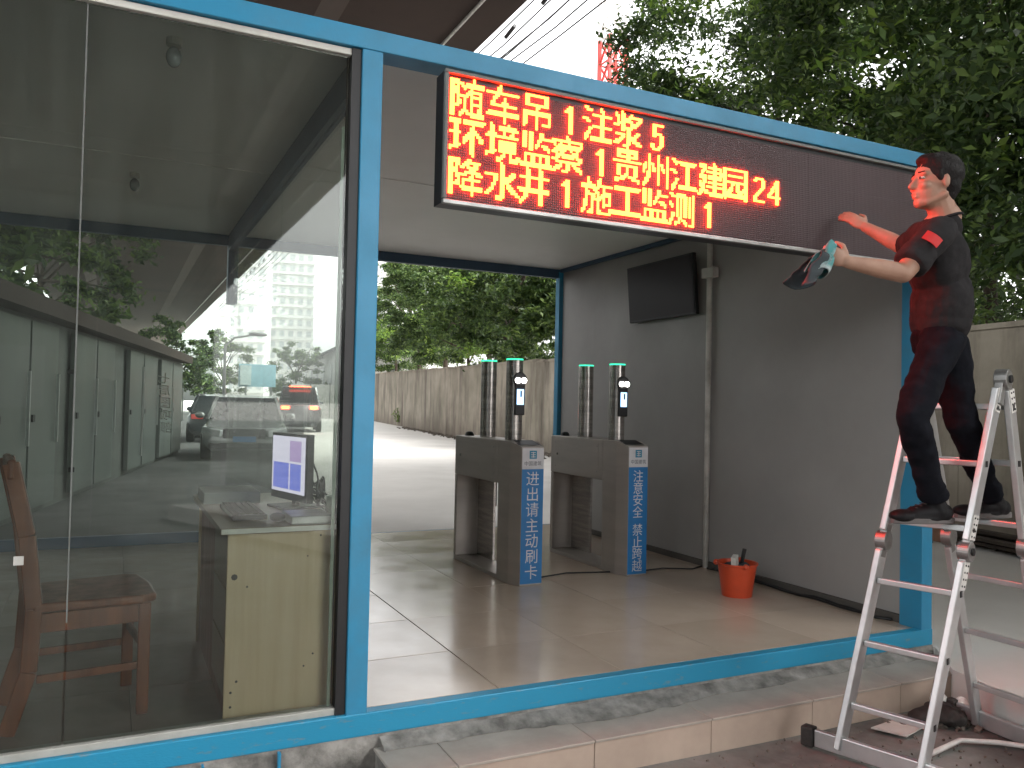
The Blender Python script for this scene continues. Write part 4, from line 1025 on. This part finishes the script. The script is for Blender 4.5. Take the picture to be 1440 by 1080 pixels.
# ================================================================== LADDER
ld = thing('folding_ladder', 'folding aluminium ladder standing open in front of the right post', 'ladder', (2.43, -.75, -.28))
A0, TA = V((1.99, -.558, -.255)), V((2.385, -.625, 1.375)); B0, TB = V((2.098, -.886, -.255)), V((2.478, -.955, 1.375))
D0, TD = V((2.884, -.591, -.255)), V((2.435, -.63, 1.375)); C0, TC = V((2.86, -.93, -.255)), V((2.528, -.96, 1.375))
ud = (TB-TA).normalized()
def onrail(p, t, z): return p.lerp(t, (z-p.z)/(t.z-p.z))
def rail(p, t, out):
    d = (t-p).normalized()
    for f0, f1 in ((0.0, .535), (.59, .985)):
        MB().beam(p.lerp(t, f0), p.lerp(t, f1), .074, .026, ud).build('rail', 'alu', ld, bevel=.004)
    # joint plates with rivets
    for f0, f1 in ((.465, .535), (.592, .655), (.925, .985)):
        o = MB().beam(p.lerp(t, f0)+ud*out*.0145, p.lerp(t, f1)+ud*out*.0145, .058, .003, ud).build('joint_plate', 'white_paint', ld)
        q = MB(); w = d.cross(ud).normalized()
        for k in range(4):
            for s_ in (-1, 1):
                c = p.lerp(t, f0+(f1-f0)*(k+.5)/4)+w*s_*.013; q.cyl(c+ud*out*.016, c+ud*out*.0185, .0045, n=8)
        q.build('rivet', 'black', o)
    c = p.lerp(t, .5625)
    w = d.cross(ud).normalized()
    q = MB().cyl(c-ud*.024, c+ud*.024, .043, n=26); q.beam(c-d*.075, c+d*.075, .046, .030, ud); h = q.build('hinge', 'hinge', ld, bevel=.003)
    MB().cyl(c+ud*out*.0245, c+ud*out*.033, .016, n=14).build('hinge_button', 'black', h)
for p, t, o_ in ((A0, TA, -1), (B0, TB, 1), (D0, TD, -1), (C0, TC, 1)): rail(p, t, o_)
for c, o_ in (((TA+TD)/2+V((0, 0, .02)), -1), ((TB+TC)/2+V((0, 0, .02)), 1)):
    q = MB().cyl(c-ud*.026, c+ud*.026, .044, n=28); h = q.build('hinge', 'hinge', ld, bevel=.003)
    MB().cyl(c+ud*o_*.0265, c+ud*o_*.036, .017, n=14).build('hinge_button', 'black', h)
    q = MB().beam(c+V((-.012, 0, -.005)), c+V((-.038, 0, -.11)), .052, .034, ud).beam(c+V((.012, 0, -.005)), c+V((.040, 0, -.11)), .052, .034, ud); q.build('hinge_arm', 'hinge', ld, bevel=.003)
for (p, t, p2, t2_) in ((A0, TA, B0, TB), (D0, TD, C0, TC)):
    dd = (t-p).normalized()
    for z in (-.06, .21, .485, .755, 1.03, 1.275):
        a = onrail(p, t, z); b_ = onrail(p2, t2_, z); u_ = (b_-a).normalized()
        MB().beam(a+u_*.014, b_-u_*.014, .030, .026, (0, 0, 1)).build('rung', 'alu', ld, bevel=.004)
        MB().beam(b_+u_*.0135, b_+u_*.0165, .022, .026, (0, 0, 1)).build('rung_plug', 'black', ld)
        MB().beam(a-u_*.0135, a-u_*.0165, .022, .026, (0, 0, 1)).build('rung_plug', 'black', ld)
    u_ = (p2-p).normalized(); c0 = p-u_*.11; c1 = p2+u_*.11
    c0.z = c1.z = -.235
    MB().beam(c0, c1, .028, .075, (0, 0, 1)).build('stabiliser_bar', 'alu', ld, bevel=.004)
    for c, s_ in ((c0, -1), (c1, 1)):
        MB().beam(c+u_*s_*.002, c+u_*s_*.06, .055, .088, (0, 0, 1)).build('rubber_foot', 'rubber', ld, bevel=.008)

# ================================================================== MAN ON THE LADDER
pn = thing('person', 'man in dark grey t-shirt astride the ladder, wiping the display board with a cloth', 'person', (2.35, -.82, .77))
def N_(v): return V(v).normalized()
F = N_((-.75, .66, 0)); L = V((-F.y, F.x, 0)); L = V((-.66, -.75, 0)).normalized(); U = V((0, 0, 1))
FH = N_((-.93, .37, .05)); LH = U.cross(FH).normalized(); UH = FH.cross(LH).normalized()
pel, wai, che = V((2.30, -.80, 1.565)), V((2.292, -.815, 1.72)), V((2.262, -.818, 1.90))
nb, hd_ = V((2.282, -.845, 2.075)), V((2.214, -.836, 2.232))
shN, elN, wrN, haN = V((2.133, -.925, 2.005)), V((1.949, -.897, 1.813)), V((1.722, -.818, 1.848)), V((1.655, -.785, 1.885))
shF, elF, wrF, haF = V((2.365, -.665, 2.05)), V((2.525, -.46, 2.044)), V((2.42, -.30, 2.17)), V((2.357, -.215, 2.255))
hpN, knN, anN, heN, toN = V((2.225, -.865, 1.54)), V((1.998, -.905, 1.222)), V((2.222, -.842, .872)), V((2.27, -.855, .815)), V((2.055, -.785, .805))
hpF, knF, anF, heF, toF = V((2.40, -.765, 1.55)), V((2.39, -.85, 1.20)), V((2.672, -.80, .862)), V((2.725, -.812, .812)), V((2.52, -.755, .805))
b = MB()
b.ell(che, (.100, .150, .165), F, L, U); b.ell(wai, (.088, .130, .13), F, L, U); b.ell(pel, (.088, .130, .10), F, L, U)
b.cap(shN.lerp(shF, .16), shN.lerp(shF, .84), .056, .056); b.cap(che+U*.13, nb+U*.02, .085, .062)
b.cap(nb, hd_-UH*.05-FH*.015, .060, .055)
# head
def H(f, l, u): return hd_+FH*f+LH*l+UH*u
b.ell(H(-.012, 0, .030), (.094, .074, .088), FH, LH, UH, 24, 16)
b.ell(H(.022, 0, -.035), (.064, .060, .078), FH, LH, UH, 20, 14)
b.ell(H(.052, 0, -.088), (.032, .034, .024), FH, LH, UH)
for s_ in (-1, 1):
    b.cap(H(-.018, s_*.056, -.055), H(.045, s_*.028, -.090), .016, .016)
    b.ell(H(.058, s_*.036, -.020), (.026, .024, .020), FH, LH, UH)
    b.ell(H(.066, s_*.032, .028), (.015, .028, .010), FH, LH, UH)
    b.ell(H(-.012, s_*.075, -.006), (.016, .008, .028), FH, LH, UH)
    b.ell(H(-.010, s_*.077, .012), (.011, .007, .011), FH, LH, UH)
b.cap(H(.078, 0, .016), H(.103, 0, -.022), .0095, .0125)
b.ell(H(.088, 0, -.026), (.014, .019, .009), FH, LH, UH)
b.ell(H(.082, 0, -.052), (.013, .024, .0075), FH, LH, UH); b.ell(H(.079, 0, -.067), (.013, .021, .008), FH, LH, UH)
# arms
b.cap(shN, elN, .050, .041); b.cap(elN, elN.lerp(wrN, .45), .041, .039); b.cap(elN.lerp(wrN, .4), wrN, .039, .026)
b.cap(shF, elF, .050, .041); b.cap(elF, elF.lerp(wrF, .45), .041, .039); b.cap(elF.lerp(wrF, .4), wrF, .039, .026)
def hand(w, pd, side, curl, spread=.018):
    """palm along pd, fingers fanned along side, curling towards pd x side"""
    pd = N_(pd); side = N_(V(side)-pd*V(side).dot(pd)); nm = pd.cross(side)
    b.ell(w+pd*.048, (.050, .040, .017), pd, side, nm)
    for k, ln in enumerate((.070, .078, .073, .058)):
        o = (1.5-k)*spread; p0 = w+pd*.080+side*o
        d1 = (pd*math.cos(curl)+nm*math.sin(curl)+side*o*1.5).normalized(); d2 = (pd*math.cos(curl*2.1)+nm*math.sin(curl*2.1)).normalized()
        p1 = p0+d1*ln*.52; p2 = p1+d2*ln*.48
        b.cap(w+pd*.05+side*o*.9, p0, .0095, .0092, 10); b.cap(p0, p1, .0090, .0083, 10); b.cap(p1, p2, .0083, .0068, 10)
    t0 = w+pd*.022+side*.030; t1 = t0+(pd*.55+side*.75+nm*.25).normalized()*.038; t2q = t1+(pd*.9+side*.15+nm*.4).normalized()*.030
    b.cap(t0, t1, .0125, .0105, 10); b.cap(t1, t2q, .0105, .008, 10)
hand(wrN, (haN-wrN), (-.1, .15, 1), 0.95)
hand(wrF, (haF-wrF), (.75, -.1, .6), 0.35)
# legs, shaped under the trousers
for hp, kn, an, he, to in ((hpN, knN, anN, heN, toN), (hpF, knF, anF, heF, toF)):
    b.cap(hp, kn, .066, .046); b.cap(kn, an, .046, .034); b.cap(an, he.lerp(to, .2), .034, .028); b.cap(he.lerp(to, .1), he.lerp(to, .7), .024, .020)
body = remesh(b, 'body', 'skin', pn, .0046, smooth=6, fac=.5)
# hair
b = MB(); b.ell(H(-.026, 0, .050), (.100, .084, .090), FH, LH, UH, 28, 18); b.ell(H(-.052, 0, .005), (.060, .071, .075), FH, LH, UH, 22, 14)
b.ell(H(.016, 0, .098), (.060, .060, .032), FH, LH, UH); b.ell(H(-.055, 0, -.040), (.040, .055, .045), FH, LH, UH)
for s_ in (-1, 1): b.ell(H(.010, s_*.066, .030), (.022, .012, .034), FH, LH, UH)
def hd_disp(co, n): return .005*noise.noise(co*30)+.0015*noise.noise(co*110)
remesh(b, 'hair', 'hair', pn, .0045, smooth=1, disp=hd_disp)
b = MB()
for s_ in (-1, 1): b.cap(H(.0815, s_*.018, .038), H(.073, s_*.046, .037), .0032, .0024, 8)
b.build('eyebrow', 'hair', pn, smooth=True)
for s_ in (-1, 1):
    e_ = MB().ell(H(.073, s_*.032, .012), (.0122, .0128, .0055), FH, LH, UH, 14, 10).build('eye', 'paper', pn, smooth=True)
    MB().ell(H(.0825, s_*.033, .011), (.0045, .0058, .0058), FH, LH, UH, 12, 8).build('iris', 'black', e_, smooth=True)
# t-shirt
b = MB()
b.ell(che+F*.004, (.122, .172, .172), F, L, U, 24, 16); b.ell(wai, (.120, .160, .17), F, L, U, 24, 16); b.cap(V((2.288, -.812, 1.76)), V((2.298, -.805, 1.64)), .118, .120, 24); b.ell(V((2.298, -.805, 1.63)), (.116, .160, .09), F, L, U, 24, 12)
b.cap(shN.lerp(shF, .08), shN.lerp(shF, .92), .064, .064, 18); b.cap(che+U*.12, nb-U*.012, .10, .072, 18)
for s0_, e0_ in ((shN, elN), (shF, elF)):
    b.cap(s0_, s0_.lerp(e0_, .62), .066, .060, 18); b.cyl(s0_.lerp(e0_, .5), s0_.lerp(e0_, .80), .064, .067, 20)
def fold(co, n):
    p = V((co.x*5, co.y*5, co.z*2.2)); return .016*noise.noise(p)+.011*noise.noise(V((co.x*11+co.z*8, co.y*11, co.z*8)))+.002*noise.noise(co*45)
remesh(b, 'tshirt', 'shirt', pn, .0065, smooth=4, disp=fold)
q = MB(); q.tube([nb+(F*.062*math.cos(a)+L*.066*math.sin(a))+U*(.012-.018*math.cos(a)) for a in [i*2*math.pi/20 for i in range(21)]], .006, 6); q.build('collar', 'shirt', pn, smooth=True)
# sleeve patch
c = shN.lerp(elN, .40); ax = (elN-shN).normalized(); vw = V((-.94, -3.2, 1.24))-c; nrm = (vw-ax*vw.dot(ax)).normalized(); sd_ = ax.cross(nrm)
q = MB(); vs = []; fs = []
for i in range(2):
    for j in range(7):
        th = (j-3)*.155; vs.append(c+ax*(-.02+.045*i)+(nrm*math.cos(th)+sd_*math.sin(th))*(.079))
for j in range(6): fs.append((j, j+1, 8+j, 7+j))
q.add(vs, fs); o = q.build('sleeve_patch', 'patch', pn); s2 = o.modifiers.new('s', 'SOLIDIFY'); s2.thickness = .003
# trousers
b = MB()
b.ell(pel+U*.0, (.106, .148, .115), F, L, U, 24, 16)
for hp, kn, an in ((hpN, knN, anN), (hpF, knF, anF)):
    b.cap(hp, kn, .090, .065, 18); b.cap(kn, kn.lerp(an, .5), .065, .060, 18); b.cyl(kn.lerp(an, .3), an+(kn-an).normalized()*.015, .060, .056, 20)
    d = (an-kn).normalized()
    for k in range(3): b.ell(an-d*(.03+.035*k), (.060, .060, .017), N_(d.orthogonal()), N_(d.cross(d.orthogonal())), d, 18, 8)
def fold2(co, n): return .012*noise.noise(co*7)+.010*noise.noise(V((co.x*12, co.y*12, co.z*20)))+.0015*noise.noise(co*50)
remesh(b, 'trousers', 'trousers', pn, .0065, smooth=3, disp=fold2)
q = MB().box((0, 0, 0), (.001, .001, .001))
# belt hint and phone outline left out; shoes
for an, he, to in ((anN, heN, toN), (anF, heF, toF)):
    fd = N_(V((to.x-he.x, to.y-he.y, 0))); ld_ = U.cross(fd); zs = .772
    def S(f, l, z): return V((he.x, he.y, 0))+fd*f+ld_*l+U*z
    b = MB(); b.ell(S(.012, 0, zs+.045), (.048, .040, .042), fd, ld_, U); b.cap(S(.04, 0, zs+.052), S(.14, 0, zs+.038), .042, .036, 16)
    b.ell(S(.19, -.002, zs+.030), (.062, .045, .030), fd, ld_, U); b.ell(S(.10, 0, zs+.022), (.13, .040, .022), fd, ld_, U); b.cap(an+U*-.005, S(.03, 0, zs+.05), .043, .045, 16)
    sh_ = remesh(b, 'shoe', 'shoe', pn, .005, smooth=3)
    q = MB(); K = 20; ring = []
    for i in range(K):
        a = 2*math.pi*i/K; f_ = .100+.148*math.cos(a); w_ = (.044 if math.cos(a) > -.2 else .038)*math.sin(a)*(1-.12*abs(math.sin(a))); ring.append((f_, w_))
    vs = [S(f_, w_, zs) for f_, w_ in ring]+[S(f_*1.0, w_*1.04, zs+.024) for f_, w_ in ring]
    q.add(vs, [tuple(range(K-1, -1, -1)), tuple(range(K, 2*K))]+[(i, (i+1) % K, K+(i+1) % K, K+i) for i in range(K)]); q.build('sole', 'sole', sh_, bevel=.003)
    q = MB()
    for k in range(4): q.beam(S(.075+.022*k, -.024, zs+.092-.008*k), S(.078+.022*k, .024, zs+.092-.008*k), .006, .004)
    q.build('lace', 'rubber', sh_)
# cleaning cloth held in the near hand
b = MB(); NU, NV = 16, 20
o0 = haN+V((.010, -.008, .035))
for i in range(NU+1):
    for j in range(NV+1):
        f = i/NU; g_ = j/NV
        w_ = .026+.022*g_
        a = (f-.5)*5.2
        p = o0+V((-.075*g_, .01*g_, -.125*g_**1.1))+V((math.cos(a*1.3)*w_*.9, math.sin(a)*w_, .018*math.sin(a*2+g_*4)))
        p += V((noise.noise(V((f*4, g_*3, 0)))*.02, noise.noise(V((f*4, g_*3, 5)))*.02, noise.noise(V((f*4, g_*3, 9)))*.014)); b.v.append(p)
for i in range(NU):
    for j in range(NV): k = i*(NV+1)+j; b.f.append((k, k+1, k+NV+2, k+NV+1))
cl = b.build('cleaning_cloth', 'cloth_teal', smooth=True); tag(cl, 'crumpled teal and dark cleaning cloth hanging from the man\'s near hand', 'cloth')
sm = cl.modifiers.new('t', 'SOLIDIFY'); sm.thickness = .003
b = MB(); NU, NV = 14, 14
for i in range(NU+1):
    for j in range(NV+1):
        f = i/NU; g_ = j/NV; a = (f-.5)*4.6; w_ = .04+.02*g_
        p = o0+V((-.04-.105*g_, .02, -.045-.13*g_))+V((math.cos(a*1.2)*w_, math.sin(a)*w_*1.1, .012*math.sin(a*2+g_*3)))
        p += V((noise.noise(V((f*4, g_*3, 20)))*.02, noise.noise(V((f*4, g_*3, 25)))*.02, 0)); b.v.append(p)
for i in range(NU):
    for j in range(NV): k = i*(NV+1)+j; b.f.append((k, k+1, k+NV+2, k+NV+1))
o = b.build('dark_fold', 'cloth_dark', cl, smooth=True); sm = o.modifiers.new('t', 'SOLIDIFY'); sm.thickness = .003

# ================================================================== LITTER BY THE STEP
def g1(i):
    a = rnd.uniform(0, 1); return (2.55+.55*a+rnd.gauss(0, .05), -.42-.30*a*rnd.random()+rnd.gauss(0, .03), -.272)
rubble(150, g1, .006, .022, 'rubble', 'stones and mortar crumbs heaped in the corner between step and pavement')
q = MB().tube([(2.35, -.74, -.262), (2.6, -.70, -.258), (2.75, -.78, -.262), (2.95, -.98, -.262), (3.1, -1.2, -.264)], .012, 8)
tag(q.build('plastic_pipe', 'white_paint', smooth=True), 'thin white plastic pipe lying on the ground under the ladder', 'pipe')
q = MB().ell((2.78, -.50, -.235), (.12, .09, .05)); q.ell((2.66, -.45, -.245), (.07, .06, .04))
def cr_(co, n): return .02*noise.noise(co*12)+.008*noise.noise(co*35)
o = remesh(q, 'rubbish_bag', 'rubber', None, .008, smooth=1, disp=cr_); tag(o, 'crumpled black plastic bag lying in the corner behind the ladder foot', 'bag')
q = MB(); q.add([(2.35, -.42, -.268), (2.56, -.40, -.262), (2.60, -.52, -.262), (2.42, -.56, -.268), (2.35, -.42, -.262), (2.56, -.40, -.256), (2.60, -.52, -.256), (2.42, -.56, -.262)], [(0,3,2,1),(4,5,6,7),(0,1,5,4),(1,2,6,5),(2,3,7,6),(3,0,4,7)])
tag(q.build('cardboard_scrap', 'paper'), 'flat scrap of pale board lying on the ground by the step', 'scrap')
q = MB().ell((2.86, -.40, -.20), (.05, .035, .03)).ell((2.93, -.48, -.21), (.045, .035, .025))
o = remesh(q, 'foam_lump', 'white_paint', None, .006, smooth=1, disp=cr_); tag(o, 'white lumps of foam on the rubble beside the pavement edge', 'foam')
rubble(380, lambda i: (rnd.uniform(.3, 3.0), -.33-abs(rnd.gauss(0, .5)), -.277), .002, .007, 'grit', 'fine grit and crumbs scattered on the cement ground before the step', cat='grit')
